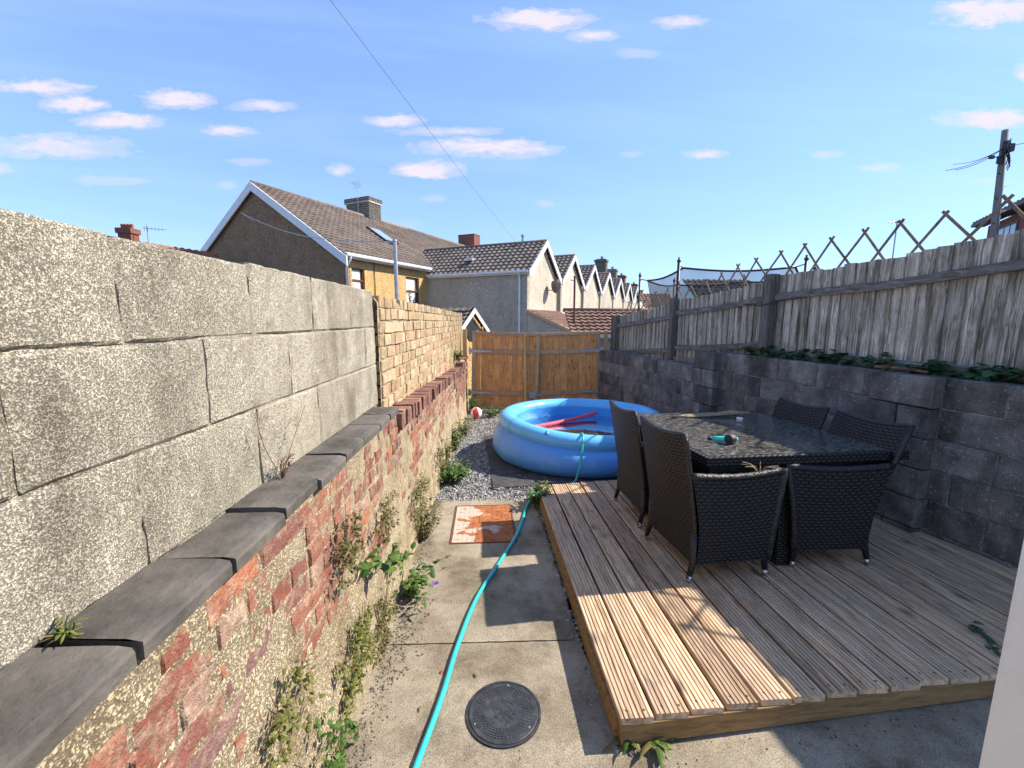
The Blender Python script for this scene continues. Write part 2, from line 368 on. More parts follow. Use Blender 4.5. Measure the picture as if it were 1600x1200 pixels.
simple('pool_blue', (0.10,0.33,0.80), 0.38, spec=0.5, var=0.08, scale=3, bump=0.5, bscale=7)
simple('liner_blue', (0.06,0.33,0.78), 0.4, spec=0.4, var=0.08, scale=3)
simple('reflection_pale', (0.55,0.68,0.85), 0.5)
simple('noodle_pink', (0.72,0.10,0.15), 0.55, spec=0.3, var=0.08)
simple('mat_black', (0.055,0.056,0.06), 0.9, var=0.35, scale=9, bump=0.5, bscale=90, dirt=((0.13,0.125,0.12),0.5))
simple('ball_red', (0.62,0.05,0.05), 0.35, spec=0.5, var=0.1)
simple('ball_white', (0.75,0.72,0.68), 0.35, spec=0.5, var=0.1)
simple('metal_foot', (0.55,0.53,0.50), 0.35, 0.9, var=0.1)
simple('tub_white', (0.75,0.77,0.76), 0.4, var=0.03)
simple('twig', (0.36,0.26,0.15), 0.8, var=0.3, scale=40)
simple('dry_stem', (0.16,0.07,0.05), 0.8, var=0.3, scale=40)
simple('stick_red', (0.27,0.10,0.06), 0.8, var=0.3, scale=20)
simple('petal', (0.30,0.05,0.03), 0.7)
simple('wire_black', (0.03,0.03,0.033), 0.6)
simple('wire_white', (0.62,0.60,0.55), 0.6)
simple('dish_grey', (0.12,0.12,0.125), 0.5)
simple('curtain', (0.70,0.70,0.68), 0.8, var=0.12, scale=14)
simple('petal_purple', (0.14,0.06,0.28), 0.6)

def rooftile(name, cols, var=0.0):
    t = newmat(name); v = ovec(t)
    c = t.ramp(t.noise(v, 2.2, 7, 0.7), [(0.3, cols[0]), (0.5, cols[1]), (0.72, cols[2])])
    c = t.mix(t.ramp(t.noise(v, 0.6, 5, 0.7), [(0.45, 0.0), (0.7, 0.5)]), c, tuple(x*0.55 for x in cols[0]))
    return fin(t, c, 0.9, t.bump(t.noise(v, 30, 4), 0.4, 0.02), 0, 0.2)
rooftile('tile_brown', [(0.15,0.12,0.10),(0.22,0.175,0.145),(0.30,0.245,0.20)])
rooftile('tile_grey', [(0.11,0.095,0.085),(0.17,0.145,0.125),(0.23,0.195,0.17)])
rooftile('tile_red', [(0.17,0.10,0.075),(0.25,0.155,0.115),(0.32,0.215,0.16)])
rooftile('tile_orange', [(0.25,0.10,0.055),(0.33,0.14,0.08),(0.4,0.2,0.12)])

simple('crumb', (0.16,0.13,0.095), 0.95, var=0.5, scale=40)
# gravel: colour by stone
t = newmat('gravel_stone'); ge = t.n.new('ShaderNodeNewGeometry'); r = ge.outputs['Random Per Island']
c = t.ramp(r, [(0.0,(0.10,0.10,0.105)),(0.3,(0.19,0.19,0.195)),(0.6,(0.27,0.265,0.26)),(0.85,(0.36,0.35,0.34)),(1.0,(0.46,0.43,0.39))])
fin(t, c, 0.85, None, 0, 0.25)
def leafmat(name, stops, rough=0.55):
    t = newmat(name); ge = t.n.new('ShaderNodeNewGeometry')
    c = t.ramp(ge.outputs['Random Per Island'], stops)
    v = ovec(t); c = t.mix(t.math('MULTIPLY', t.noise(v, 60, 3), 0.35), c, (0.05,0.07,0.015))
    fin(t, c, rough, None, 0, 0.35)
    tr = t.n.new('ShaderNodeBsdfTranslucent'); t.l.new(c, tr.inputs[0])
    mx = t.n.new('ShaderNodeMixShader'); mx.inputs[0].default_value = 0.25
    t.l.new(t.bs.outputs[0], mx.inputs[1]); t.l.new(tr.outputs[0], mx.inputs[2])
    t.l.new(mx.outputs[0], t.n.get('Material Output').inputs[0])
leafmat('leaf_green', [(0.0,(0.035,0.085,0.013)),(0.5,(0.075,0.15,0.025)),(0.9,(0.12,0.21,0.04)),(1.0,(0.20,0.17,0.05))])
leafmat('leaf_lime', [(0.0,(0.09,0.11,0.02)),(0.4,(0.16,0.17,0.035)),(0.8,(0.23,0.22,0.06)),(1.0,(0.25,0.19,0.08))])
leafmat('leaf_dry', [(0.0,(0.10,0.08,0.03)),(0.4,(0.17,0.13,0.05)),(0.75,(0.13,0.15,0.035)),(1.0,(0.24,0.18,0.09))])
leafmat('leaf_dark', [(0.0,(0.02,0.06,0.02)),(0.5,(0.035,0.09,0.035)),(1.0,(0.06,0.13,0.05))], 0.4)

# woven rattan: over-under strands from the panel's own UV (1 unit = one strand)
t = newmat('rattan'); tcn = t.n.new('ShaderNodeTexCoord'); uu, vv, _ = t.sep(tcn.outputs['UV'])
fu = t.math('FRACT', uu); row = t.math('FLOOR', vv); fv = t.math('FRACT', vv)
sh = t.math('ADD', t.math('MULTIPLY', uu, 0.5), t.math('MULTIPLY', row, 0.5))
wv = t.math('ABSOLUTE', t.math('SINE', t.math('MULTIPLY', sh, pi)))
edge = t.math('SINE', t.math('MULTIPLY', fv, pi))
hgt = t.math('MULTIPLY', t.math('POWER', wv, 0.7), t.math('POWER', edge, 0.5))
v = ovec(t)
c = t.ramp(hgt, [(0.12,(0.001,0.001,0.001)),(0.35,(0.006,0.005,0.005)),(1.0,(0.019,0.015,0.0145))])
c = t.mix(t.math('MULTIPLY', t.noise(v, 7, 5), 0.10), c, (0.05,0.04,0.035))
fin(t, c, 0.45, t.bump(hgt, 1.0, 0.006), 0, 0.35)
simple('rattan_trim', (0.014,0.0125,0.013), 0.38, spec=0.5, var=0.35, scale=60, bump=0.8, bscale=70)
# table glass: dark obscured glass with rain marks
t = newmat('table_glass'); v = ovec(t)
d = t.noise(t.vmath('MULTIPLY', v, (1.0, 2.2, 1.0)), 26, 6, 0.7)
dm = t.ramp(d, [(0.44, 0.02), (0.68, 0.9)])
c = t.mix(dm, (0.022,0.021,0.022), (0.27,0.245,0.20))
fin(t, c, t.math('ADD', 0.06, t.math('MULTIPLY', dm, 0.26)), t.bump(d, 0.15, 0.002), 0, 0.5)
# windows
t = newmat('window_glass'); fin(t, (0.06,0.07,0.08), 0.05, None, 0, 0.6)
t = newmat('skylight_glass'); fin(t, (0.25,0.33,0.42), 0.04, None, 0, 0.8)
# pool water: clear, a little blue, mirror at grazing angles
m = bpy.data.materials.new('pool_water'); m.use_nodes = True; MATS['pool_water'] = m; t = NT(m.node_tree); t.n.clear()
v = None; tcn = t.n.new('ShaderNodeTexCoord'); bm = t.bump(t.noise(tcn.outputs['Object'], 4.0, 3, 0.5), 0.12, 0.02)
fr = t.n.new('ShaderNodeFresnel'); fr.inputs['IOR'].default_value = 1.33; t.l.new(bm, fr.inputs['Normal'])
ga = t.n.new('ShaderNodeBsdfGlossy'); ga.inputs['Roughness'].default_value = 0.03; t.l.new(bm, ga.inputs['Normal'])
tr = t.n.new('ShaderNodeBsdfTransparent'); tr.inputs[0].default_value = (0.62,0.86,0.95,1)
mx = t.n.new('ShaderNodeMixShader'); t.l.new(fr.outputs[0], mx.inputs[0]); t.l.new(tr.outputs[0], mx.inputs[1]); t.l.new(ga.outputs[0], mx.inputs[2])
mo = t.n.new('ShaderNodeOutputMaterial'); t.l.new(mx.outputs[0], mo.inputs[0])
# trampoline net: fine open mesh
def netmat(name, col, cover):
    m = bpy.data.materials.new(name); m.use_nodes = True; MATS[name] = m; t = NT(m.node_tree)
    bs = t.n.get('Principled BSDF'); bs.inputs['Base Color'].default_value = (*col, 1); bs.inputs['Roughness'].default_value = 0.8
    tcn = t.n.new('ShaderNodeTexCoord'); f = t.noise(tcn.outputs['Object'], 3.0, 4)
    tr = t.n.new('ShaderNodeBsdfTransparent'); mx = t.n.new('ShaderNodeMixShader')
    t.l.new(t.math('ADD', cover-0.12, t.math('MULTIPLY', f, 0.24)), mx.inputs[0])
    t.l.new(tr.outputs[0], mx.inputs[1]); t.l.new(bs.outputs[0], mx.inputs[2]); t.l.new(mx.outputs[0], t.n.get('Material Output').inputs[0])
netmat('net_mesh', (0.03,0.035,0.045), 0.56)
netmat('cobweb', (0.7,0.7,0.7), 0.5)
# rusty drain cover with flaking white paint
t = newmat('rusty_cover'); v = ovec(t, rnd=False)
rust = t.ramp(t.noise(v, 9, 6, 0.7), [(0.3,(0.20,0.065,0.025)),(0.55,(0.36,0.13,0.05)),(0.75,(0.45,0.20,0.08))])
x, y, z = t.sep(v)
pm = t.noise(t.vmath('ADD', v, (3.3, 1.2, 0)), 4.2, 4, 0.55)
lft = t.math('MULTIPLY', t.math('ADD', x, 0.05), -0.75)
pm = t.ramp(t.math('ADD', pm, lft), [(0.515, 0.0), (0.545, 1.0)])
c = t.mix(t.math('MULTIPLY', pm, 0.92), rust, (0.44,0.40,0.33))
c = t.mix(t.math('MULTIPLY', t.ramp(t.noise(v, 30, 5, 0.7), [(0.55, 0.0), (0.7, 0.6)]), pm), c, (0.45,0.25,0.10))
fin(t, c, 0.8, t.bump(t.noise(v, 60, 4), 0.4, 0.004), 0, 0.2)
simple('rust_edge', (0.17,0.06,0.03), 0.85, var=0.3, scale=30)
M = MATS

# ------------------------------------------------------------------ ground
SL = 0.04
def gz(y):
    if y < 10: return -SL*max(y, -3)
    return max(-0.4-(y-10)*0.03, -1.2)
mb = MB(); ys = [-60, -3, 0, 10, 20, 40, 120, 1600]; xs = [-1500, -30, 0, 30, 1500]
for y in ys:
    for x in xs: mb.v.append((x, y, gz(y)-0.10))
n = len(xs)
for i in range(len(ys)-1):
    for j in range(n-1): mb.f.append((i*n+j, i*n+j+1, (i+1)*n+j+1, (i+1)*n+j))
tag(link('ground', mb.data('ground', M['soil'])), kind='structure')
# low wooded hill beyond the houses
mb = MB()
def hillf(u, v):
    x = -200+900*u; y = 260+240*v
    return (x, y, -3+sin(pi*v)*(15+5*nz3(x, 0, 0, 0.008, 4)+3*nz3(x, y, 0, 0.05)+1.5*nz3(x, y, 0, 0.2)))
mb.grid(hillf, 180, 16)
tag(link('hill', mb.data('hill', M['hill_ground'], True)), kind='structure')

# concrete path: two cast slabs with a joint between
path = struct('concrete_path', (0, 1, 0))
def slab(poly, h=0.09):
    b = MB(); b.prism([(x, y, gz(y)-h) for x, y in poly], (0, 0, h)); return b
def ragged(p, q, n, a):
    out = []
    for i in range(n):
        f = i/n; d = a*nz3(i*0.9, p[0]*3, p[1]*3, 1.0, 2.2)
        out.append((p[0]+(q[0]-p[0])*f+d*(1 if abs(q[1]-p[1]) > abs(q[0]-p[0]) else 0.2), p[1]+(q[1]-p[1])*f+d*(1 if abs(q[0]-p[0]) > abs(q[1]-p[1]) else 0.2)))
    return out
poly = [(-0.70, -2.9), (3.55, -2.9)]+ragged((3.45, 1.85), (0.56, 1.60), 8, 0.02)+[(0.55,1.40)]+ragged((0.50, 1.38), (0.43, 1.990), 6, 0.012)+ragged((0.43, 1.990), (-0.70, 1.992), 22, 0.004)
part('slab', slab(poly), M['path_concrete'], path)
poly = ragged((-0.70, 2.000), (0.43, 2.000), 22, 0.004)+ragged((0.43, 2.000), (0.37, 3.98), 16, 0.018)+ragged((0.37, 3.98), (-0.70, 3.95), 12, 0.015)
part('slab', slab(poly), M['path_concrete'], path)

# gravel bed from the end of the path to the gate, every stone real
def stone(b, x, y, z, r):
    ph = U(0, pi); sx, sy, sz = r*U(0.7, 1.4), r*U(0.7, 1.2), r*U(0.45, 0.8)
    tilt = U(-0.5, 0.5); vs = []
    for (a, c, e) in ((1,0,0),(-1,0,0),(0,1,0),(0,-1,0),(0,0,1),(0,0,-1)):
        k = U(0.75, 1.15); px, py, pz = a*sx*k+U(-.2,.2)*r, c*sy*k+U(-.2,.2)*r, e*sz*k
        pz += px*tilt
        vs.append((x+px*cos(ph)-py*sin(ph), y+px*sin(ph)+py*cos(ph), z+pz))
    b.add(vs, [(0,2,4),(2,1,4),(1,3,4),(3,0,4),(2,0,5),(1,2,5),(3,1,5),(0,3,5)])
b = MB()
for i in range(15000):
    y = 3.93+5.3*random.random()**1.35; x = U(-0.66, 0.75)
    if x > 0.35 and y > 4.9: continue
    stone(b, x, y, gz(y)-0.018+U(0, 0.022), U(0.008, 0.019))
for i in range(2600):      # stones showing along the open edge of the decking
    y = U(1.38, 4.0); x = 0.40+0.028*(2.6-y)+U(-0.02, 0.16)
    stone(b, x, y, gz(y)-0.03+U(0, 0.03), U(0.006, 0.017))
for i in range(900):       # and round the right of the pool
    y = U(4.2, 9.0); x = U(1.9, 3.2)
    stone(b, x, y, gz(y)-0.018+U(0, 0.02), U(0.01, 0.02))
tag(link('gravel', b.data('gravel', M['gravel_stone'])), 'loose grey gravel between the path and the gate', kind='stuff')
b = MB()
for (x0, x1, y0, y1) in ((-0.70, 3.4, 4.0, 9.3),):
    b.add([(x0, y0, gz(y0)-0.03), (x1, y0, gz(y0)-0.03), (x1, y1, gz(y1)-0.03), (x0, y1, gz(y1)-0.03)], [(0,1,2,3)])
tag(link('gravel_bed', b.data('gravel_bed', M['mortar_grey'])), kind='structure')

# ------------------------------------------------------------------ left: block wall on top
def rough_block(L, H, D, seed, nx=12, ny=6, edge=0.007, amp=0.0025, chip=0.006):
    """block, front face towards +x at x=0, length along y from 0, height along z from 0"""
    b = MB()
    def f(u, v):
        y, z = u*L, v*H; e = min(u*L, L-u*L, v*H, H-v*H)
        x = amp*nz3(y, z, seed, 14, seed)+amp*nz3(y, z, seed, 40, seed)
        if e < 1e-6: x -= edge+chip*max(0, nz3(y, z, 0, 25, seed+5))*1.5
        elif e < 0.02: x -= edge*0.15
        if u in (0, 1): y += 0.003*nz3(z, 0, 0, 30, seed)
        if v in (0, 1): z += 0.003*nz3(y, 0, 0, 30, seed+3)
        return (x, y, z)
    # rows squeezed to the edges so that the bevel is narrow
    def sq(i, n): return 0 if i == 0 else (1 if i == n else (0.03 if i == 1 else (0.97 if i == n-1 else i/n)))
    for i in range(nx+1):
        for j in range(ny+1): b.v.append(f(sq(i, nx), sq(j, ny)))
    for i in range(nx):
        for j in range(ny):
            a = i*(ny+1)+j; b.f.append((a, a+ny+1, a+ny+2, a+1))
    k = len(b.v)
    b.add([(-D,0,0),(-D,L,0),(-D,L,H),(-D,0,H)], [(0,3,2,1)])
    ring = [i*(ny+1) for i in range(nx+1)]; b.f.append(tuple(reversed(ring))+(k, k+1))
    ring = [i*(ny+1)+ny for i in range(nx+1)]; b.f.append(tuple(ring)+(k+2, k+3))
    ring = list(range(ny+1)); b.f.append(tuple(ring)+(k+3, k))
    ring = [nx*(ny+1)+j for j in range(ny+1)]; b.f.append(tuple(reversed(ring))+(k+1, k+2))
    return b
WX = -0.76
lw = thing('block_wall', 'tall cream concrete block wall, sunlit, on top of the brick wall', 'wall', (WX-0.1, 1.0, 1.06))
cj = [[-1.35,-.9,-.45,0.0,.453,.905,1.374,1.82,2.275,2.70], [-1.12,-.67,-.22,.22,.673,1.138,1.59,2.045,2.50,2.70], [-1.35,-.9,-.45,0.0,.45,.894,1.35,1.81,2.26,2.70]]
cz = [(1.552,1.772),(1.321,1.548),(1.062,1.317)]
k = 0
for (z0, z1), js in zip(cz, cj):
    for y0, y1 in zip(js[:-1], js[1:]):
        k += 1
        bl = rough_block(y1-y0-U(0.001, 0.007), z1-z0+(U(-.008, .006) if z1 > 1.7 else 0), 0.12, k*1.37, 16, 8, 0.006, 0.003, 0.014)
        link('block', bl.data('block', M['block_cream']), lw, Vector((WX+U(-.003,.003), y0+0.002, z0))-worldloc(lw))
b = MB(); b.box((WX-0.21, -1.35, 1.0), (WX-0.03, 2.695, 1.765))
def jf(u, v):
    y = -1.35+4.045*u; z = 1.0+0.762*v
    return (min(WX-0.001, WX-0.010+0.016*nz3(y, z, 0, 2.3, 3)+0.006*nz3(y, z, 0, 12, 5)), y, z)
b.grid(jf, 300, 50)
part('mortar', b, M['block_cream'], lw)

# ------------------------------------------------------------------ left: old red brick wall below, with its copings
def lowtop(y): return 1.022 if y < 2.6 else 0.90-0.05*(y-2.8)
LX = -0.632
ow = thing('brick_wall', 'old red brick wall smeared with crumbling cream mortar along the path', 'wall', (LX-0.1, 3.0, -0.12))
b = MB()
def facef(u, v):
    y = -1.3+10.6*u; z0 = gz(y)-0.12; z1 = lowtop(y); z = z0+(z1-z0)*v
    w = max(0.0, 1-(z-gz(y))/0.75)          # thicker render towards the foot
    x = LX-0.003+0.008*nz3(y, z, 1, 3.2, 1.3)+0.006*nz3(y, z, 2, 11, 2.1)+0.006*nz3(y, z, 3, 30, 4.7)+0.003*nz3(y, z, 4, 80, 3.7)
    return (x+0.024*w*(1+nz3(y, z, 5, 2.2, 8)), y, z)
b.grid(facef, 620, 62)
part('render_coat', b, M['mortar_cream'], ow, True)
b = MB(); ny = 60
for i in range(ny+1):
    y = -1.3+10.6*i/ny; b.v += [(WX-0.05, y, lowtop(y)-0.004), (LX-0.002, y, lowtop(y)-0.004)]
for i in range(ny): b.f.append((2*i, 2*i+1, 2*i+3, 2*i+2))
part('mortar_bed', b, M['mortar_cream'], ow)
brick_shapes = []
for s in range(10):
    L = 0.215 if s < 6 else 0.105
    brick_shapes.append((L, rough_block(L, 0.064, 0.05, s*3.1+0.5, 7, 5, 0.006, 0.005, 0.010).data('brick', M['brick_red'])))
cand = []
row = 0
while True:
    zr = -0.30+row*0.077; row += 1
    if zr > 0.96: break
    y = -0.6+(0.11 if row % 2 else 0)+U(-.03, .03)
    while y < 9.2:
        head = (row % 3 == 0) or random.random() < 0.25
        L = 0.105 if head else 0.215
        zz = zr+0.012*nz3(y, row, 0, 1.5)
        if zz > gz(y)-0.02 and zz+0.064 < lowtop(y)+0.002:
            h = (zz-gz(y)); keep = (0.05+0.90*min(1, h/0.62))*(0.70 if y < 0.95 and zz > 0.80 else 1.0)
            if nz3(y, zz, 0, 2.0, 9)*1.3+keep > U(0.45, 0.75): cand.append((y, zz, head))
        y += L+0.011
cand.sort(key=lambda c: c[0] if c[0] > 0.3 else 50)
for (y, zz, head) in cand[:290]:
    sh = random.choice(brick_shapes[6:] if head else brick_shapes[:6])
    link('brick', sh[1], ow, Vector((LX+U(-0.003, 0.006), y, zz))-worldloc(ow), (U(-.02,.02), U(-.02,.02), U(-.03,.03)))
b = MB()
for (y, zz, head) in cand[290:]:
    if y < 0.3: continue
    L = 0.105 if head else 0.215; b.box((LX-0.03, y, zz), (LX+U(0.006, 0.016), y+L, zz+0.064))
part('far_brickwork', b, M['brick_edge'], ow, False, 'stuff')
# coping tiles
ends = [-1.1,-.85,-.60,-.35,-.10,.155,.41,.665,.919,1.165,1.40,1.654,1.90,2.17,2.40,2.60]
for i, (y0, y1) in enumerate(zip(ends[:-1], ends[1:])):
    L = y1-y0-U(.008,.014); D = 0.165; H = 0.040; b = MB()
    def topf(u, v, i=i, L=L):
        x = -D+D*u; y = L*v
        return (x-(0.004 if u == 1 else 0), y+0.002*nz3(x, 0, 0, 20, i), H+0.0018*nz3(x, y, 0, 14, i)-(0.005*(u == 1)))
    b.grid(topf, 6, 8)
    b.grid(lambda u, v, L=L, i=i: (-0.001+0.0015*nz3(u, v, 0, 6, i)-0.004*(u == 1), L*v, H*u-0.005*(u == 1)), 3, 8)
    b.add([(-D,0,0),(0,0,0),(0,0,H-.005),(-.004,0,H-.005),(-D,0,H)], [(0,1,2,3,4)])
    b.add([(-D,L,0),(0,L,0),(0,L,H-.005),(-.004,L,H-.005),(-D,L,H)], [(4,3,2,1,0)])
    link('coping_tile', b.data('coping_tile', M['slate_coping']), ow, Vector((-0.606+U(-.006,.006), y0+.003, 1.024+U(-.004,.007)))-worldloc(ow), (U(-.012,.012), U(-.01,.03), U(-.022,.022)))
# bricks on edge past the coping
be = [rough_block(0.066, 0.108, 0.19, 60+s, 4, 5, 0.006, 0.003, 0.008).data('edge_brick', M['brick_edge']) for s in range(4)]
y = 2.66; i = 0
while y < 7.0:
    link('edge_brick', be[i % 4], ow, Vector((-0.605+U(-.014,.01), y, lowtop(y)-0.012+U(-.008,.010)))-worldloc(ow), (U(-.06,.06), U(-.03,.03), U(-.05,.05)))
    y += 0.098+U(-.008, .014); i += 1
# ragged stump where the wall rises towards the gate
b = MB()
def stump(u, v):
    y = 7.05+2.2*v; h = 0.02+0.22*v+0.05*nz3(y, 0, 0, 6)
    return (-0.74+0.13*u+0.012*nz3(y, u, 0, 9), y, lowtop(y)+(0 if u in (0, 1) else h))
b.grid(stump, 5, 40); part('rubble_top', b, M['mortar_cream'], ow)
for i in range(26):
    y = U(7.1, 9.1); z = lowtop(y)+U(0.0, 0.02+0.2*(y-7.05)/2.2)
    link('edge_brick', be[i % 4], ow, Vector((-0.602+U(-.01,.01), y, z-.03))-worldloc(ow), (U(-.3,.3)+(pi/2 if i % 3 else 0), 0, U(-.1,.1)))

# ------------------------------------------------------------------ left: yellow brick wall
yw = thing('yellow_brick_wall', 'buff yellow brick wall between the block wall and the gate', 'wall', (WX-0.1, 6.0, 0.8))
YX = -0.752
ysh = []
for s in range(12):
    L = (0.112, 0.112, 0.15, 0.21)[s % 4]
    ysh.append((L, rough_block(L, 0.072, 0.06, s*2.3+11, 5, 4, 0.004, 0.003, 0.007).data('brick', M['brick_yellow'])))
cand = []
for rowi in range(13):
    y = 2.79+U(0, 0.05)
    while y < 9.5:
        s = random.choice(ysh[:]) if rowi > 0 else random.choice([q for q in ysh if q[0] < 0.13])
        z = 1.682-0.086*rowi+0.008*nz3(y, rowi*0.3, 0, 1.6)-0.004*(y-2.8)
        if z > lowtop(y)-0.02 and not (rowi == 0 and nz3(y, 0, 0, 3.5) > 0.42): cand.append((y, z, s))
        y += s[0]+0.011
cand.sort(key=lambda c: c[0])
for y, z, s in cand[:295]:
    link('brick', s[1], yw, Vector((YX+U(-.006,.005), y, z))-worldloc(yw), (U(-.03,.03), U(-.02,.02), U(-.03,.03)))
b = MB()
for y, z, s in cand[295:]: b.box((YX-.05, y, z), (YX+U(-.006,.005), y+s[0], z+.072))
part('far_brickwork', b, M['brick_yellow'], yw, False, 'stuff')
b = MB()
def ym(u, v):
    y = 2.78+6.8*u; z = 0.5+(1.735-0.004*(y-2.8)-0.5)*v
    return (YX-0.011+0.004*nz3(y, z, 0, 30)+0.003*nz3(y, z, 0, 9)-0.02*(v == 1), y, z+(0.02*nz3(y, 0, 0, 5)+0.012*nz3(y, 0, 0, 14) if v == 1 else 0))
b.grid(ym, 260, 44)
def ymt(u, v):
    y = 2.78+6.8*u; return (YX-0.03-0.19*v, y, 1.738-0.004*(y-2.8)+0.02*nz3(y, 0, 0, 5)+0.012*nz3(y, v, 0, 14)+0.015*sin(pi*v))
b.grid(ymt, 160, 4); b.box((YX-.22, 2.78, .5), (YX-.04, 9.58, 1.70))
part('mortar', b, M['mortar_cream'], yw, True)
# the slot between the two walls
b = MB(); b.box((WX-.21, 2.697, 1.0), (WX-.085, 2.778, 1.72)); part('slot_infill', b, M['mortar_grey'], yw)

# ------------------------------------------------------------------ right: grey block retaining wall with piers
def rwx(y): return 3.206-0.164*(y-2.884)
RA = math.atan(0.164)
RD = Vector((-sin(RA), cos(RA), 0)); RN = Vector((-cos(RA), -sin(RA), 0))   # along the wall away, and its face normal
def rw(y, out=0.0, z=0.0):
    return Vector((rwx(y), y, z))+RN*out
rt = thing('retaining_wall', 'low dark grey concrete block wall with two piers beside the decking', 'wall', tuple(rw(5.0, -0.1, -0.2)))
rsh = {}
def rblock(p, L, H, D, seed):
    """block whose near end sits at p; the local +y axis of the shape runs towards the camera"""
    b = rough_block(L, H, D, seed, 10, 6, 0.005, 0.003, 0.008)
    link('block', b.data('block', M['block_grey']), rt, Vector(p)+RD*L-worldloc(rt), (0, 0, pi+RA))
cosr = cos(RA); k = 0
def wallrun(y0, y1, ztop, ncourse, out, first=0):
    global k
    for c in range(ncourse):
        z = ztop-0.229*(c+1)+0.005; s = 0.0; Lt = (y1-y0)/cosr
        off = -0.225 if (c+first) % 2 else 0.0
        a = off
        while a < Lt-0.02:
            L0 = max(a, 0.0); L1 = min(a+0.452, Lt)
            if L1-L0 > 0.04:
                k += 1; p = rw(y0+L0*cosr, out+U(-.003,.004), z); rblock(p, L1-L0-0.011, 0.219+U(-.003,.003), 0.09, 200+k*1.1)
            a += 0.452
wallrun(1.2, 5.22, 1.190, 6, 0.0)
wallrun(5.56, 9.35, 0.962, 6, 0.0, 1)
wallrun(2.87, 3.32, 1.190, 6, 0.10, 0)
wallrun(5.20, 5.60, 1.190, 7, 0.10, 0)
b = MB()
def seg(y0, y1, o0, o1, z0, z1):
    b.prism([rw(y0, o0, z0), rw(y0, o1, z0), rw(y1, o1, z0), rw(y1, o0, z0)], (0, 0, z1-z0))
seg(1.2, 5.40, -0.20, -0.008, -0.5, 1.183); seg(5.40, 9.35, -0.20, -0.008, -0.8, 0.955)
part('mortar', b, M['mortar_patchy'], rt)
# return faces of the piers, in blocks
for (yc, out, n) in ((2.87, 0.10, 6), (5.20, 0.10, 7)):
    for c in range(n):
        z = 1.19-0.229*(c+1)+0.006; k += 1
        bb = rough_block(0.092, 0.217, 0.08, 400+k, 5, 6, 0.004, 0.003, 0.005)
        link('block', bb.data('block', M['block_grey'], True), rt, rw(yc-0.004, 0.002, z)-worldloc(rt), (0, 0, pi/2+RA+pi))
# soil strip between wall and fence
b = MB()
def soilf(u, v):
    y = 1.2+4.2*u; return tuple(rw(y, -0.19-0.16*v, 1.165+0.03*nz3(y, v, 0, 5)+0.02*v))
b.grid(soilf, 60, 4); tag(link('planting_bed', b.data('planting_bed', M['soil'])), kind='structure')

# ------------------------------------------------------------------ right: weathered board fence with posts and rails
FO = -0.27
fpts = [(1.0,2.29),(2.77,2.185),(3.5,2.115),(4.1,2.10),(4.72,2.075),(4.78,2.05),(5.4,1.985),(6.0,1.935),(6.55,1.905),(6.65,1.86),(7.2,1.80),(7.8,1.745),(8.7,1.665),(9.4,1.62)]
def ftop(y):
    for (a, za), (c, zc) in zip(fpts[:-1], fpts[1:]):
        if a <= y <= c: return za+(zc-za)*(y-a)/(c-a)
    return fpts[-1][1]
def fbot(y): return 1.16 if y < 5.3 else 0.93
fence = thing('board_fence', 'weathered grey closeboard fence with dark posts above the block wall', 'fence', tuple(rw(5.0, FO, 1.0)))
y = 1.3; i = 0
while y < 8.75:
    w = U(0.108, 0.128); h0 = fbot(y+w/2); h1 = ftop(y+w/2)+U(-.012,.010)
    b = MB(); t0, t1 = 0.004+U(0, .003), 0.026+U(0,.006)
    def pt(a, o, z): return tuple(rw(y+a, FO+o, z))
    j = [U(-.008,.006) for _ in range(3)]
    poly = [pt(0, 0, h0), pt(0, t1, h0), pt(w, t0, h0), pt(w, 0, h0)]
    top = [pt(0, 0, h1+j[0]), pt(0, t1, h1+j[0]), pt(w/2, (t0+t1)/2, h1+j[1]), pt(w, t0, h1+j[2]), pt(w, 0, h1+j[2])]
    mid = [pt(w/2, (t0+t1)/2+U(-.003,.003), h0)]
    b.add([poly[0], poly[1], mid[0], poly[2], poly[3]]+top, [(0,1,6,5),(1,2,7,6),(2,3,8,7),(3,4,9,8),(4,0,5,9),(5,6,7,8,9),(4,3,2,1,0)])
    part('board', b, M['fence_wood'], fence)
    y += w-0.012; i += 1
for (y0, y1) in ((1.3, 4.66), (4.80, 6.54), (6.68, 8.60)):
    for dz, hh in ((-0.265, 0.075), (-0.80, 0.075)):
        b = MB(); n = 6
        for q in range(n):
            ya, yb = y0+(y1-y0)*q/n, y0+(y1-y0)*(q+1)/n
            za, zb = ftop(ya)+dz+(0.02 if y0 > 4 else 0), ftop(yb)+dz+(0.02 if y0 > 4 else 0)
            if dz < -0.5 and y0 < 4.7: za = zb = 1.19
            P = [rw(ya, FO+0.033, za), rw(ya, FO+0.072, za), rw(ya, FO+0.072, za+hh-.012), rw(ya, FO+0.033, za+hh)]
            Q = [rw(yb, FO+0.033, zb), rw(yb, FO+0.072, zb), rw(yb, FO+0.072, zb+hh-.012), rw(yb, FO+0.033, zb+hh)]
            b.add([tuple(v) for v in P+Q], [(0,1,5,4),(1,2,6,5),(2,3,7,6),(3,0,4,7)]+([(3,2,1,0)] if q == 0 else [])+([(4,5,6,7)] if q == n-1 else []))
        part('rail', b, M['fence_rail_wood'], fence)
for yy, ztop, w in ((4.73, 2.10, 0.11), (6.61, 1.925, 0.105), (8.62, 1.68, 0.105), (8.83, 1.66, 0.06)):
    b = MB(); z0 = fbot(yy)-0.3
    P = [rw(yy-w/2, FO+0.012, z0), rw(yy-w/2, FO+0.012+w, z0), rw(yy+w/2, FO+0.012+w, z0), rw(yy+w/2, FO+0.012, z0)]
    b.prism(P, (0, 0, ztop-z0)); part('post', b, M['fence_post_wood'], fence)
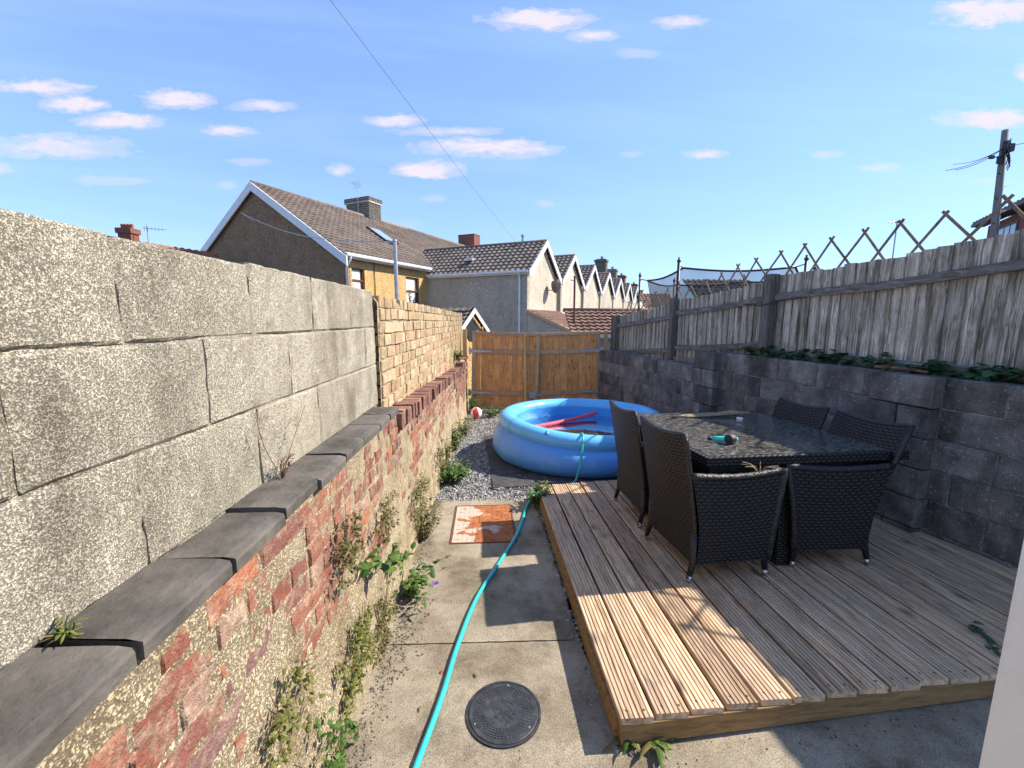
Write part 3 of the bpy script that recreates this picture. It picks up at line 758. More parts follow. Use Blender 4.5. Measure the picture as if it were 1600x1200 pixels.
# splice timber low down by the pier
b = MB(); b.beam(rw(5.62, FO+.08, 1.02), rw(6.5, FO+.08, 0.99), 0.03, 0.07); part('gravel_board', b, M['trellis_wood'], fence)
# cable stapled along the middle post
b = MB(); b.tube(spline([rw(5.25, FO+.05, 1.80), rw(4.9, FO+.10, 1.76), rw(4.73, FO+.135, 1.765), rw(4.55, FO+.09, 1.80), rw(4.3, FO+.03, 1.83)], 5), 0.006, 6)
part('cable', b, M['wire_black'], fence, True)

# expanding trellis standing up behind the fence
trl = thing('expanding_trellis', 'brown crisscross trellis of thin battens rising above the fence top', 'trellis', tuple(rw(5.0, FO-0.06, 1.6)))
tips = [(2.30,2.47),(2.59,2.445),(2.886,2.422),(3.236,2.401),(3.552,2.400),(3.839,2.391),(4.156,2.376),(4.462,2.367),(4.772,2.342),(5.129,2.314),(5.429,2.276),(5.726,2.204),(6.046,2.145),(6.38,2.115),(6.70,2.10),(7.009,2.10),(7.378,2.06),(7.70,2.0),(8.02,1.95),(8.34,1.92)]
def trel(ya, za, yb, zb, off, w=0.020):
    d = Vector((rwx(yb)-rwx(ya), yb-ya, zb-za)); d.normalize()
    pa, pb = rw(ya, FO-0.05-off, za)-d*0.0, rw(yb, FO-0.05-off, zb)+d*0.035
    b = MB(); b.beam(pa, pb, 0.008, w, up=tuple(d.cross(RN))); part('batten', b, M['trellis_wood'], trl)
for q, (ty, tz) in enumerate(tips):
    pl = tips[q-1] if q else (ty-0.31, tz); pr = tips[q+1] if q+1 < len(tips) else (ty+0.31, tz)
    half_l = (ty-pl[0])/2; half_r = (pr[0]-ty)/2; dz = 0.20
    trel(ty-half_l*1.9, tz-dz*1.9+U(-.01,.01), ty+U(-.01,.01), tz, 0.0)
    trel(ty+half_r*1.9, tz-dz*1.9+U(-.01,.01), ty+U(-.01,.01), tz+U(-.008,.008), 0.010)

# ------------------------------------------------------------------ gate: two leaves, two posts
GY = 8.95
def leaf(hx, dirx, width, label, strapend):
    """leaf hinged at x=hx, extending along dirx; sags a little towards the middle"""
    g = thing('gate_leaf', label, 'gate', (hx, GY+(0.07 if dirx < 0 else 0), -0.30), (0, dirx*radians(1.75), 0))
    Hh = 1.655; x = lambda a: dirx*a
    def bx(name, a0, a1, y0, y1, z0, z1, mat, par=g):
        b = MB(); b.box((min(x(a0), x(a1)), y0, z0), (max(x(a0), x(a1)), y1, z1)); return lpart(name, b, M[mat], par)
    a = 0.06; nb = 10; bw = (width-0.10)/nb
    for q in range(nb): bx('board', a+q*bw+0.002, a+(q+1)*bw-0.003, 0.0+U(0,.003), 0.02, 0.035+U(-.004,.004), Hh-0.03, 'gate_wood')
    bx('stile', 0.0, 0.075, -0.035, 0.022, 0.0, Hh-0.062, 'gate_frame_wood'); bx('stile', width-0.075, width, -0.035, 0.022, 0.0, Hh-0.062, 'gate_frame_wood')
    bx('top_rail', 0.0, width, -0.036, 0.023, Hh-0.060, Hh, 'gate_frame_wood')
    bx('bottom_rail', 0.077, width-0.077, -0.03, -0.001, 0.0, 0.055, 'gate_frame_wood')
    for zz in (1.20, 0.315):
        bx('ledge', 0.077, width-0.077, -0.034, -0.001, zz, zz+0.085, 'gate_frame_wood')
        b = MB(); l = strapend
        b.add([(x(-0.02),-0.045,zz+0.01),(x(l),-0.045,zz+0.032),(x(l),-0.045,zz+0.055),(x(-0.02),-0.045,zz+0.078),(x(-0.02),-0.0365,zz+0.01),(x(l),-0.0365,zz+0.032),(x(l),-0.0365,zz+0.055),(x(-0.02),-0.0365,zz+0.078)],
              [(0,1,2,3),(7,6,5,4),(0,4,5,1),(1,5,6,2),(2,6,7,3),(3,7,4,0)])
        s = lpart('hinge_strap', b, M['galvanised'], g)
        b = MB(); b.tube([(x(-0.025), -0.05, zz-0.01), (x(-0.025), -0.05, zz+0.10)], 0.014, 8); b.box((min(x(-0.07), x(-0.028)), -0.05, zz-0.03), (max(x(-0.07), x(-0.028)), -0.042, zz+0.12)); lpart('knuckle', b, M['galvanised'], s)
        for q in range(4):
            b = MB(); b.lathe([(0.0,0.004),(0.007,0.003),(0.009,0)], (0,0,0), 8); bl = b.data('bolt', M['galvanised'])
            link('bolt', bl, s, (x(0.05+q*0.11), -0.046, zz+0.044), (pi/2, 0, 0))
    return g
g1 = leaf(-0.545, 1, 1.42, 'left leaf of the brown timber gate, pale batten leaning against it', 0.42)
g2 = leaf(2.265, -1, 1.42, 'right leaf of the brown timber gate, beside the grey block wall', 0.42)
b = MB(); b.box((1.235,-0.062,0.27),(1.375,-0.046,0.40)); b.tube([(1.30,-.06,0.335),(1.50,-.06,0.335)],0.011,8); lpart('slide_bolt', b, M['galvanised'], g1)
b = MB(); b.tube([(1.345,-.055,0.30),(1.345,-.055,-0.05)],0.03,6); lpart('drop_bolt', b, M['pale_batten'], g2) if False else None
b = MB(); b.box((1.22,-0.060,1.215),(1.37,-0.046,1.28)); lpart('latch_plate', b, M['galvanised'], g2)
b = MB(); b.beam((0.62, GY-0.11, -0.28), (0.60, GY-0.055, 1.30), 0.035, 0.03, up=(0,1,0)); b.beam((0.612, GY-.092, .2),(0.605,GY-.075,.75),.05,.034,up=(0,1,0))
single('leaning_batten', b, M['pale_batten'], 'pale yellow timber batten leaning against the left gate leaf', 'batten', (0.62, GY-0.11, -0.28))
for (px, w, h, lab) in ((-0.662, 0.085, 1.72, 'pale timber gate post beside the yellow brick wall'), (2.352, 0.075, 1.68, 'dark timber gate post against the grey block wall')):
    b = MB(); b.box((px-w/2, GY+0.03, -0.45), (px+w/2, GY+0.03+w, -0.34+h)); b.box((px-w/2-.004, GY+.026, -0.34+h-.0), (px+w/2+.004, GY+.034+w, -0.34+h+.015))
    single('gate_post', b, M['post_wood' if px < 0 else 'gate_frame_wood'], lab, 'gate post', (px, GY+.06, -.45))

# ------------------------------------------------------------------ decking
DK = thing('decking', 'raised timber decking of grooved boards under the dining set', 'decking', (0.47, 1.42, gz(1.42)))
DH = 0.13
def deck_profile(w, th):
    pts = [(0.003, -th), (0.0, -0.003), (0.003, 0.0)]; ng = 6; p = (w-0.014)/ng
    for q in range(ng):
        x0 = 0.007+p*q+p*0.5-0.0035
        pts += [(x0, 0.0), (x0+0.0010, -0.0055), (x0+0.0060, -0.0055), (x0+0.0070, 0.0)]
    pts += [(w-0.003, 0.0), (w, -0.003), (w-0.003, -th)]
    return pts
NBD = 21; PIT = 0.1488; pr = deck_profile(0.1335, 0.028)
bdir = Vector((-0.027, 1, -SL)).normalized(); lat = Vector((1, 0.0, 0.0))
for i in range(NBD):
    x0 = 0.471+PIT*i; y0 = 1.402+0.095*(x0-0.471)+U(-.006,.006); L = 2.59+0.03*i*0.3+U(-.006,.006)
    # each board is scribed to the block wall, which runs at an angle to it
    def run(a): return max(0.02, min(L, (rwx(y0)-0.010-x0-a)/(0.164-0.027)))
    if run(0.0) < 0.3: continue
    n = len(pr); b = MB(); z0 = gz(y0)+DH+U(-.003,.002)
    S = 6
    for s in range(S+1):
        for (a, c) in pr:
            d = run(a)*s/S; wob = 0.003*nz3(i*3, d, 0, 1.6)
            b.v.append((a+wob, d, c+0.0008*nz3(i, d, 1, 3)))
    for s in range(S):
        for q in range(n):
            q2 = (q+1) % n; b.f.append((s*n+q, s*n+q2, (s+1)*n+q2, (s+1)*n+q))
    b.f.append(tuple(range(n-1, -1, -1))); b.f.append(tuple(S*n+q for q in range(n)))
    o = link('deck_board', b.data('deck_board', M['deck_wood']), DK, Vector((x0, y0, z0))-worldloc(DK), (-math.atan(SL), 0, math.atan(0.027)+U(-.0012,.0012)))
    # screws at the near end
    sc = MB()
    for (sx, sy) in ((0.035, 0.035), (0.105, 0.033)): sc.lathe([(0.0,0.0008),(0.0045,0.0008),(0.005,-0.001)], (sx, sy, 0), 8)
    lpart('screw', sc, M['black_metal'], o)
def dz(y): return gz(y)+DH-0.0285
b = MB()
for (p, q) in (((0.475,1.415),(3.35,1.688)), ((0.478,1.43),(0.408,3.96)), ((0.41,3.965),(2.8,4.2))):
    P, Q = Vector((p[0],p[1],dz(p[1])-0.045)), Vector((q[0],q[1],dz(q[1])-0.045)); bb = MB(); bb.beam(P, Q, 0.038, 0.09); part('fascia', bb, M['deck_frame'], DK)
for yy in (1.95, 2.5, 3.05, 3.55):
    bb = MB(); xr = min(3.1, rwx(yy)-.2); bb.beam((0.50-0.02*(yy-1.4), yy, dz(yy)-.046), (xr, yy+0.2, dz(yy+.2)-.046), 0.045, 0.09); part('joist', bb, M['deck_frame'], DK)

# ------------------------------------------------------------------ rattan dining set
TILT = -math.atan(SL)
def deckz(y): return gz(y)+DH+0.001
def chair(name, label, x, y, rz, lean=1.0):
    """origin: middle of the back, on the floor; +x is forwards, y across"""
    c = thing(name, label, 'chair', (x, y, deckz(y)), None, 'rattan armchairs round the glass table')
    c.rotation_euler = (Matrix.Rotation(TILT, 3, 'X')@Matrix.Rotation(rz, 3, 'Z')).to_euler()
    W2 = 0.277; rat = M['rattan']; us = 1/0.021
    # backrest: leans back, gently dished, top edge dips in the middle
    def bx(z): s = (z-0.10)/0.82; return 0.02-0.005*sin(pi*s*0.9)-0.144*lean*max(0, s-0.28)**1.15-0.10*(lean-1)*s
    def backf(off):
        def f(u, v):
            yy = (u-0.5)*2; topz = 0.905-0.028*(1-yy*yy); z = 0.115+(topz-0.115)*v
            return (bx(z)-0.022*(1-yy*yy)*min(1, v*1.6)+off, yy*W2*(1-0.02*(1-v)), z)
        return f
    b = MB(); b.grid(backf(-0.013), 16, 24, (0.55*us, 0.80*us*1.0)); b.grid(lambda u, v: backf(0.022)(1-u, v), 16, 24, (0.55*us, 0.80*us))
    back = lpart('backrest', b, rat, c, True)
    b = MB(); path = [backf(0.004)(0.0, v/12) for v in range(13)]+[backf(0.004)(u/12, 1.0) for u in range(1, 13)]+[backf(0.004)(1.0, 1-v/12) for v in range(1, 13)]
    b.tube(path, 0.0175, 7); lpart('trim', b, M['rattan_trim'], back, True)
    # arm panels with a rolled, plaited edge
    for sgn in (-1, 1):
        def topz(s): return 0.655-0.022*sin(pi*s)+0.012*s
        def frontx(v): return 0.50+0.075*v**1.4
        def armf(off):
            def f(u, v):
                z = 0.115+(topz(u)-0.115)*v; xb = bx(z)+0.01; xf = frontx(v)
                return (xb+(xf-xb)*u, sgn*(W2+0.005+0.012*sin(pi*v))+off, z)
            return f
        b = MB(); b.grid(armf(0.014), 14, 14, (0.53*us, 0.54*us)); b.grid(lambda u, v: armf(-0.014)(1-u, v), 14, 14, (0.53*us, 0.54*us))
        arm = lpart('arm_panel', b, rat, c, True)
        b = MB(); path = [armf(0)(u/14, 1.0) for u in range(15)]+[armf(0)(1.0, 1-v/12) for v in range(1, 13)]
        b.tube(path, [0.021+0.003*(q % 2) for q in range(len(path))], 8); lpart('trim', b, M['rattan_trim'], arm, True)
    b = MB(); b.box((0.03,-W2+.02,0.36),(0.51,W2-.02,0.40)); b.box((0.035,-W2+.03,0.40),(0.50,W2-.03,0.43)); lpart('seat', b, M['rattan_trim'], c)
    b = MB(); b.grid(lambda u, v: (0.498+0.01*v, (u-.5)*2*(W2-.012), 0.125+0.27*v), 8, 6, (0.5*us, 0.27*us)); lpart('front_panel', b, rat, c, True)
    for (lx, sx, ly) in ((0.02, -0.030, -1), (0.02, -0.030, 1), (0.485, 0.012, -1), (0.485, 0.012, 1)):
        b = MB(); b.tube([(lx, ly*(W2-.005), 0.30), (lx, ly*(W2-.005), 0.13), (lx+sx, ly*(W2), 0.022)], [0.022, 0.022, 0.015], 8); leg = lpart('leg', b, M['rattan_trim'], c, True)
        b = MB(); b.tube([(lx+sx*0.8, ly*W2, 0.040), (lx+sx*1.05, ly*W2, 0.0)], [0.0165, 0.0135], 10); lpart('foot', b, M['metal_foot'], leg, True)
    return c
chair('rattan_armchair', 'dark rattan armchair nearest the path, its tall back in sun', 1.127, 2.565, radians(6.0))
chair('rattan_armchair', 'dark rattan armchair beside the pool, behind the nearest chair', 1.092, 3.295, radians(3.0))
chair('rattan_armchair', 'black rattan armchair in shade at the right front of the table', 2.375, 2.715, radians(181), 1.75)
chair('rattan_armchair', 'black rattan armchair at the far right of the table by the wall', 2.40, 3.385, radians(179), 1.6)

tb = thing('dining_table', 'square dining table with dark marked glass top and rattan edge', 'table', (1.90, 3.16, deckz(3.16)))
tb.rotation_euler = (Matrix.Rotation(TILT, 3, 'X')@Matrix.Rotation(radians(4.2), 3, 'Z')).to_euler()
tw, tl, th = 0.685, 0.735, 0.735
b = MB(); b.box((-tw+.035,-tl+.035,th-.006),(tw-.035,tl-.035,th+.003)); gl = lpart('glass_top', b, M['table_glass'], tb)
us = 1/0.019
for (a, c_, ax) in (((-tw,-tl),(tw,-tl+.034),0),((-tw,tl-.034),(tw,tl),0),((-tw,-tl+.035),(-tw+.034,tl-.035),1),((tw-.034,-tl+.035),(tw,tl-.035),1)):
    b = MB(); x0, y0 = a; x1, y1 = c_
    b.grid(lambda u, v: (x0+(x1-x0)*u, y0+(y1-y0)*v, th+.001), 1, 1, ((x1-x0)*us, (y1-y0)*us))
    for (p, q) in (((x0,y0),(x1,y0)),((x1,y0),(x1,y1)),((x1,y1),(x0,y1)),((x0,y1),(x0,y0))):
        b.grid(lambda u, v: (p[0]+(q[0]-p[0])*u, p[1]+(q[1]-p[1])*u, th-.055+.056*v), 1, 1, (max(abs(q[0]-p[0]),abs(q[1]-p[1]))*us, .056*us))
    lpart('edge', b, M['rattan'], tb)
b = MB(); b.box((-tw+.05,-tl+.05,th-.11),(tw-.05,tl-.05,th-.012)); lpart('apron', b, M['rattan_trim'], tb)
for sy in (-1, 1):
    b = MB(); y0, y1 = sorted((sy*(tl-.10), sy*(tl-.03)))
    for (p, q) in (((-.16,y0),(-.04,y0)),((-.04,y0),(-.04,y1)),((-.04,y1),(-.16,y1)),((-.16,y1),(-.16,y0))):
        b.grid(lambda u, v: (p[0]+(q[0]-p[0])*u, p[1]+(q[1]-p[1])*u, (th-.055)*v), 1, 4, (.1*us, th*us))
    lpart('leg', b, M['rattan'], tb)
for sx in (-1, 1):
    b = MB(); b.box((sx*(tw-.16)-.035, -.035, 0.0), (sx*(tw-.16)+.035, .035, th-.055)); lpart('leg', b, M['rattan_trim'], tb)

def on_table(x, y): return deckz(y)+th+0.0035
# hose spray gun
sx_, sy_ = 1.56, 2.76; sg = thing('spray_gun', 'turquoise and black hose spray gun lying on the glass table', 'spray gun', (sx_, sy_, on_table(sx_, sy_)))
sg.rotation_euler = (0, 0, radians(-28))
b = MB(); b.tube([(-.075,0,.021),(-.03,0,.024),(.02,0,.026),(.045,0,.03)], [.014,.02,.02,.024], 10); lpart('handle', b, M['spray_turquoise'], sg, True)
b = MB(); b.tube([(.030,-.03,.036),(.055,.0,.036)], [.034,.034], 14); b.tube([(.026,-.035,.036),(.030,-.03,.036)],[.027,.034],14); lpart('nozzle', b, M['black_plastic'], sg)
b = MB(); b.tube([(.04,.01,.033),(.085,.03,.028)], [.021,.014], 10); lpart('head', b, M['spray_turquoise'], sg, True)
b = MB(); b.tube([(-.10,0,.019),(-.072,0,.021)], [.012,.016], 8); lpart('connector', b, M['black_plastic'], sg, True)
b = MB(); b.lathe([(0,0),(.024,0),(.026,.03),(.026,.034),(0,.034)], (2.09,3.47,on_table(2.09,3.47)), 16)
single('white_tub', b, M['tub_white'], 'small white tub standing on the glass table', 'tub', (2.09,3.47,on_table(2.09,3.47)), True)
b = MB(); z = on_table(2,3.7)
for q in range(7):
    a = (1.62+U(-.05,.1), 3.66+U(-.03,.03), z+.012); c_ = (2.22+U(-.12,.06), 3.70+U(-.05,.06), z+U(.012,.04))
    b.tube(spline([a, ((a[0]+c_[0])/2, (a[1]+c_[1])/2+U(-.02,.02), z+U(.015,.03)), c_], 5), U(.004,.009), 6)
b.tube(spline([(2.02,3.68,z+.025),(2.12,3.69,z+.035),(2.25,3.70,z+.03),(2.31,3.71,z+.03)],5),[.012]+[.022]*8+[.014]*7,8)
single('twig_bundle', b, M['twig'], 'bundle of dry twigs lying on the far edge of the table', 'twigs', (1.9,3.68,z), True)
b = MB()
for q in range(11):
    an = U(0, 2*pi); b.tube(spline([(1.57+.01*cos(an), 2.36, deckz(2.4)+.66), (1.57+.05*cos(an), 2.36+.03*sin(an), deckz(2.4)+.69+.02*abs(sin(an))), (1.57+.11*cos(an), 2.36+.06*sin(an), deckz(2.4)+.685+.03*abs(sin(an*2)))], 4), .0014, 4)
single('dead_weed', b, M['twig'], 'wisp of dead weed caught on the near chair arm', 'weed', (1.57,2.36,deckz(2.4)+.66))

# ------------------------------------------------------------------ paddling pool and what lies round it
PC = Vector((1.16, 5.62, gz(5.62)))
pool = thing('paddling_pool', 'round blue inflatable ring pool full of water beyond the decking', 'pool', (PC.x, PC.y, PC.z+0.012), (TILT*0.6, 0, 0))
def wrk(r, z, a):
    w = 0.014*nz3(cos(a)*3, sin(a)*3, z*2, 1.3, 1)+0.010*nz3(cos(a)*9, sin(a)*9, z*5, 1.2, 3)+0.005*nz3(cos(a)*26, sin(a)*26, z*7, 1.2, 5)
    if 0.03 < z < 0.40: r += w+0.006*sin(a*46)*max(0, 0.12-z)*4+0.012*max(0, (z-0.25))*sin(a*31+3*nz3(cos(a),sin(a),0,2))*2.0
    return r, z-0.10*max(0, -sin(a-.25))**1.5*max(0, z-0.12)/0.35
b = MB(); b.lathe([(0.9,0.0),(1.10,0.0),(1.165,0.035),(1.20,0.09),(1.215,0.16),(1.212,0.23),(1.19,0.30),(1.15,0.36),(1.105,0.405),(1.07,0.43)], (0,0,0), 220, fn=wrk)
lpart('side_wall', b, M['pool_blue'], pool, True)
b = MB(); prof = []
for q in range(21):
    a = 2*pi*q/20; prof.append((1.015+0.112*cos(a), 0.475+0.104*sin(a)))
b.lathe(prof, (0,0,0), 160, fn=lambda r, z, a: (r+0.004*nz3(cos(a)*4, sin(a)*4, z*6, 1.5), z+0.006*nz3(cos(a)*2, sin(a)*2, 0, 1.4)-0.10*max(0, -sin(a-.25))**1.5))
ring = lpart('inflated_ring', b, M['ring_blue'], pool, True)
b = MB()
for a in (3.6, 2.2, 0.9, 4.9, 5.9):
    b.tube([((1.015+0.1132*cos(t))*cos(a), (1.015+0.1132*cos(t))*sin(a), 0.475-0.10*max(0, -sin(a-.25))**1.5+0.1052*sin(t)) for t in [2*pi*q/20 for q in range(21)]], 0.0022, 5)
lpart('seam', b, M['pool_blue'], ring, True)
b = MB(); va = 4.15; vr = 1.015+.112*cos(.9); b.lathe([(0,.022),(.016,.02),(.018,.0),(.03,-.004),(.03,-.012)],(vr*cos(va),vr*sin(va),.475-.10*max(0,-sin(va-.25))**1.5+.104*sin(.9)),14); lpart('valve', b, M['liner_blue'], ring, True)
b = MB(); b.lathe([(0.895,0.46),(0.90,0.38),(0.95,0.22),(0.97,0.08),(0.94,0.02),(0.0,0.015)], (0,0,0), 96, fn=lambda r, z, a: (r, z-0.10*max(0, -sin(a-.25))**1.5*max(0, z-.1)/.36))
lin = lpart('liner', b, M['liner_blue'], pool, True)
b = MB(); b.grid(lambda u, v: ((0.962-0.03*v**2)*cos(1.15+0.10*u), (0.962-0.03*v**2)*sin(1.15+0.10*u), 0.13+0.22*v), 6, 3); lpart('patch', b, M['reflection_pale'], lin)  # pale square on the inner liner: a reflection painted in as colour
b = MB(); b.lathe([(0.0,0.325),(0.3,0.325),(0.6,0.325),(0.925,0.325)], (0,0,0), 64); lpart('water', b, M['pool_water'], pool, True)
nz0 = PC.z+0.34
b = MB(); b.tube(spline([(0.34,5.62,nz0),(0.60,5.72,nz0+.012),(0.95,5.93,nz0+.02),(1.30,6.17,nz0+.035),(1.53,6.32,nz0+.06)],8),0.031,12)
single('pool_noodle', b, M['noodle_pink'], 'long pink foam noodle floating in the blue pool', 'pool noodle', (0.9,5.9,nz0), True)
# foam mat under the pool: interlocking squares
mat = thing('foam_mat', 'black foam floor mat under the blue pool', 'mat', (1.1, 5.5, gz(5.5)))
o0 = Vector((-0.04, 4.26)); ax = Vector((0.995, 0.09)).normalized(); ay = Vector((-0.07, 0.997)).normalized()
for i in range(4):
    for j in range(4):
        P = [o0+ax*(0.6*(i+a))+ay*(0.6*(j+c)) for a, c in ((0.004,0.004),(0.996,0.004),(0.996,0.996),(0.004,0.996))]
        b = MB(); b.prism([(p.x, p.y, gz(p.y)-0.004) for p in P], (0,0,0.014)); part('mat_tile', b, M['mat_black'], mat)
# hose: from the pool over its ring, round the decking corner and along the path
hp = [(1.00,4.98,0.10),(0.985,4.78,0.22),(0.975,4.64,0.315),(0.955,4.50,0.30),(0.925,4.40,0.16),(0.89,4.345,0.02),(0.85,4.31,-0.11),(0.76,4.265,-0.150),(0.55,4.20,-0.152),(0.42,4.12,-0.145),(0.345,3.95,-0.142),(0.269,3.692,-0.135),(0.215,3.42,-0.123),(0.143,3.132,-0.112),(0.013,2.756,-0.097),(-0.127,2.358,-0.081),(-0.208,1.959,-0.065),(-0.25,1.65,-0.053),(-0.306,1.345,-0.041),(-0.36,1.05,-0.03),(-0.42,0.5,-0.008),(-0.40,-0.3,0.024)]
b = MB(); b.tube(spline(hp, 8), 0.0125, 10)
single('garden_hose', b, M['hose_turquoise'], 'turquoise garden hose running down the path from the pool', 'hose', (-0.1,2.4,-0.09), True)
# ball by the gate
bc = Vector((-0.40, 8.10, gz(8.1)+0.105)); ball = thing('play_ball', 'red and white ball in the weeds by the gate', 'ball', tuple(bc-Vector((0,0,.105))))
b1, b2 = MB(), MB()
for q in range(12):
    tgt = b1 if q % 4 < 2 or q == 6 else b2
    prof = [(0.115*sin(pi*k_/12), -0.115*cos(pi*k_/12)+0.115) for k_ in range(13)]
    tgt.lathe(prof, (0,0,0), 3, 2*pi*q/12, 2*pi*(q+1)/12)
for nm, bb, mt in (('red_panel', b1, 'ball_red'), ('white_panel', b2, 'ball_white')):
    o = lpart(nm, bb, M[mt], ball, True)

# ------------------------------------------------------------------ drain covers in the path
cov = thing('round_cover', 'round black plastic inspection cover set in the concrete path', 'drain cover', (0.023, 1.572, gz(1.572)+0.004), (TILT, 0, radians(20)))
b = MB(); b.lathe([(0.160,-.006),(0.160,0.004),(0.151,0.0045),(0.150,-.002)], (0,0,0), 72); lpart('frame', b, M['black_plastic'], cov)
b = MB(); b.lathe([(0.148,-.004),(0.148,0.004),(0.145,0.0055),(0.075,0.0058),(0.0,0.006)], (0,0,0), 72); lid = lpart('lid', b, M['black_plastic'], cov, False)
b = MB()
for ri, r in enumerate((0.085,0.095,0.105,0.115,0.125)):
    n = int(r*2*pi/0.0145)
    for q in range(n):
        a = 2*pi*(q+0.5*(ri % 2))/n
        if abs(((a-0.9+pi) % (2*pi))-pi) < 0.16 and r < 0.11: continue
        e = 0.0048/r; b.add([((r-.0022)*cos(a-e),(r-.0022)*sin(a-e),.0056),((r+.0022)*cos(a-e),(r+.0022)*sin(a-e),.0056),((r+.0022)*cos(a+e),(r+.0022)*sin(a+e),.0056),((r-.0022)*cos(a+e),(r-.0022)*sin(a+e),.0056)]+
            [((r-.0014)*cos(a-e*.8),(r-.0014)*sin(a-e*.8),.0078),((r+.0014)*cos(a-e*.8),(r+.0014)*sin(a-e*.8),.0078),((r+.0014)*cos(a+e*.8),(r+.0014)*sin(a+e*.8),.0078),((r-.0014)*cos(a+e*.8),(r-.0014)*sin(a+e*.8),.0078)],
            [(4,5,6,7),(0,1,5,4),(1,2,6,5),(2,3,7,6),(3,0,4,7)])
lpart('tread_pattern', b, M['black_plastic'], lid, False, 'stuff')
b = MB()
def ringt(cx, cy, r, w=0.0013): b.tube([(cx+r*cos(2*pi*q/24), cy+r*sin(2*pi*q/24), 0.0062) for q in range(24)], w, 5, closed=True)
ringt(0.012,-0.004,0.022); ringt(0.008,-0.008,0.006)
for q in range(5):
    a = radians(150+38*q); ringt(0.008+0.038*cos(a), -0.006+0.038*sin(a), 0.0115)
lpart('moulded_rings', b, M['black_plastic'], lid, True)
b = MB(); b.box((0.015,0.030,0.0056),(0.065,0.040,0.0072), Matrix.Rotation(radians(-52),3,'Z'), (0.04,0.04,0)); lpart('name_bar', b, M['black_plastic'], lid)
for a in (80, 205, 322):
    b = MB(); b.lathe([(0,.0085),(.0045,.0082),(.0055,.0055)], (0.132*cos(radians(a-20)),0.132*sin(radians(a-20)),0), 10); lpart('screw', b, M['metal_foot'], lid)
sq = thing('square_cover', 'rusty steel drain cover with flaking white paint set in the path', 'drain cover', (-0.118, 3.435, gz(3.435)+0.003), (TILT, 0, radians(1.5)))
b = MB(); hw, hl = 0.262, 0.368
for (a, c_) in (((-hw,-hl),(hw,-hl+.012)),((-hw,hl-.012),(hw,hl)),((-hw,-hl+.012),(-hw+.012,hl-.012)),((hw-.012,-hl+.012),(hw,hl-.012))): b.box((a[0],a[1],-.006),(c_[0],c_[1],.004))
lpart('frame', b, M['rust_edge'], sq)
b = MB(); b.box((-hw+.016,-hl+.016,-.006),(hw-.016,hl-.016,.003)); pl = lpart('plate', b, M['rusty_cover'], sq)
b = MB()
for i in range(6):
    for j in range(8):
        x0 = -0.205+0.082*i; y0 = -0.30+0.086*j
        if 2 <= i <= 3 and 3 <= j <= 5: continue
        if (i+j) % 2: b.box((x0-.003,y0-.018,.003),(x0+.003,y0+.018,.0062))
        else: b.box((x0-.018,y0-.003,.003),(x0+.018,y0+.003,.0062))
for i in (-0.165,-0.085,0.08,0.165): b.box((i-.0025,-.335,.003),(i+.0025,.335,.0052))
lpart('tread_pattern', b, M['rusty_cover'], pl, False, 'stuff')
b = MB(); b.box((-0.035,-0.015,.003),(0.055,0.135,.0070)); lpart('label_plate', b, M['rusty_cover'], pl)

# ------------------------------------------------------------------ weeds, ivy, small litter
def leaf1(b, p, d, L, wd, bend=0.25, roll=None):
    """one folded leaf: base p, direction d"""
    d = Vector(d).normalized(); up = Vector((U(-.3,.3), U(-.3,.3), 1)); s = d.cross(up)
    if s.length < .1: s = d.cross(Vector((1,0,0)))
    s.normalize(); n = s.cross(d)
    if roll is not None: s = s*cos(roll)+n*sin(roll); n = s.cross(d)
    p = Vector(p); m1 = p+d*L*0.35+n*L*0.06; m2 = p+d*L*0.7-n*L*bend*0.3; tip = p+d*L-n*L*bend
    b.add([p, m1+s*wd*.5-n*wd*.12, m1, m1-s*wd*.5-n*wd*.12, m2+s*wd*.38-n*wd*.1, m2, m2-s*wd*.38-n*wd*.1, tip],
          [(0,2,1),(0,3,2),(1,2,5,4),(2,3,6,5),(4,5,7),(5,6,7)])
def clump(name, label, cat, base, h, spread, stems, per, L, wd, mat, group=None, lean=(0,0,0), stemmat='leaf_green', flat=0.0, wall=False):
    th_ = thing(name, label, cat, base, None, group); bs_, bl = MB(), MB(); base = Vector(base)
    for s in range(stems):
        a = U(0, 2*pi); rr = spread*sqrt(random.random()); tip = Vector((cos(a)*rr, sin(a)*rr, h*U(.45,1)*(1-flat*rr/spread)))+Vector(lean)*U(.5,1)
        if wall: tip.x = abs(tip.x)*0.5
        b0 = Vector((cos(a)*rr*.25, sin(a)*rr*.25, 0)); mid = (b0+tip)*.5+Vector((U(-.2,.2)*spread,U(-.2,.2)*spread,h*.12))
        path_ = spline([b0, mid, tip], 5); bs_.tube(path_, [max(.0008, .0022*(1-q/len(path_))) for q in range(len(path_))], 4)
        for q in range(per):
            p = path_[min(len(path_)-1, int(len(path_)*(0.25+0.8*q/per)))]; aa = U(0, 2*pi)
            leaf1(bl, p, (cos(aa), sin(aa), U(-.2,.7)), L*U(.6,1.25), wd*U(.7,1.2), U(.05,.4))
    lpart('stem', bs_, M[stemmat], th_, True, 'stuff'); lpart('leaf', bl, M[mat], th_, False, 'stuff')
    return th_
G = 'weeds along the foot of the brick wall'
clump('leafy_weed', 'bushy bright green weed at the end of the path by the wall', 'weed', (-0.50,4.5,gz(4.5)), 0.20, 0.24, 60, 8, .062, .03, 'leaf_green', G)
clump('leafy_weed', 'second green weed along the wall beside the gravel', 'weed', (-0.60,5.75,gz(5.75)), 0.40, 0.16, 34, 7, .062, .03, 'leaf_green', G)
clump('leafy_weed', 'pale lime weed against the wall left of the pool', 'weed', (-0.54,6.7,gz(6.7)), 0.30, 0.18, 26, 7, .06, .032, 'leaf_lime', G)
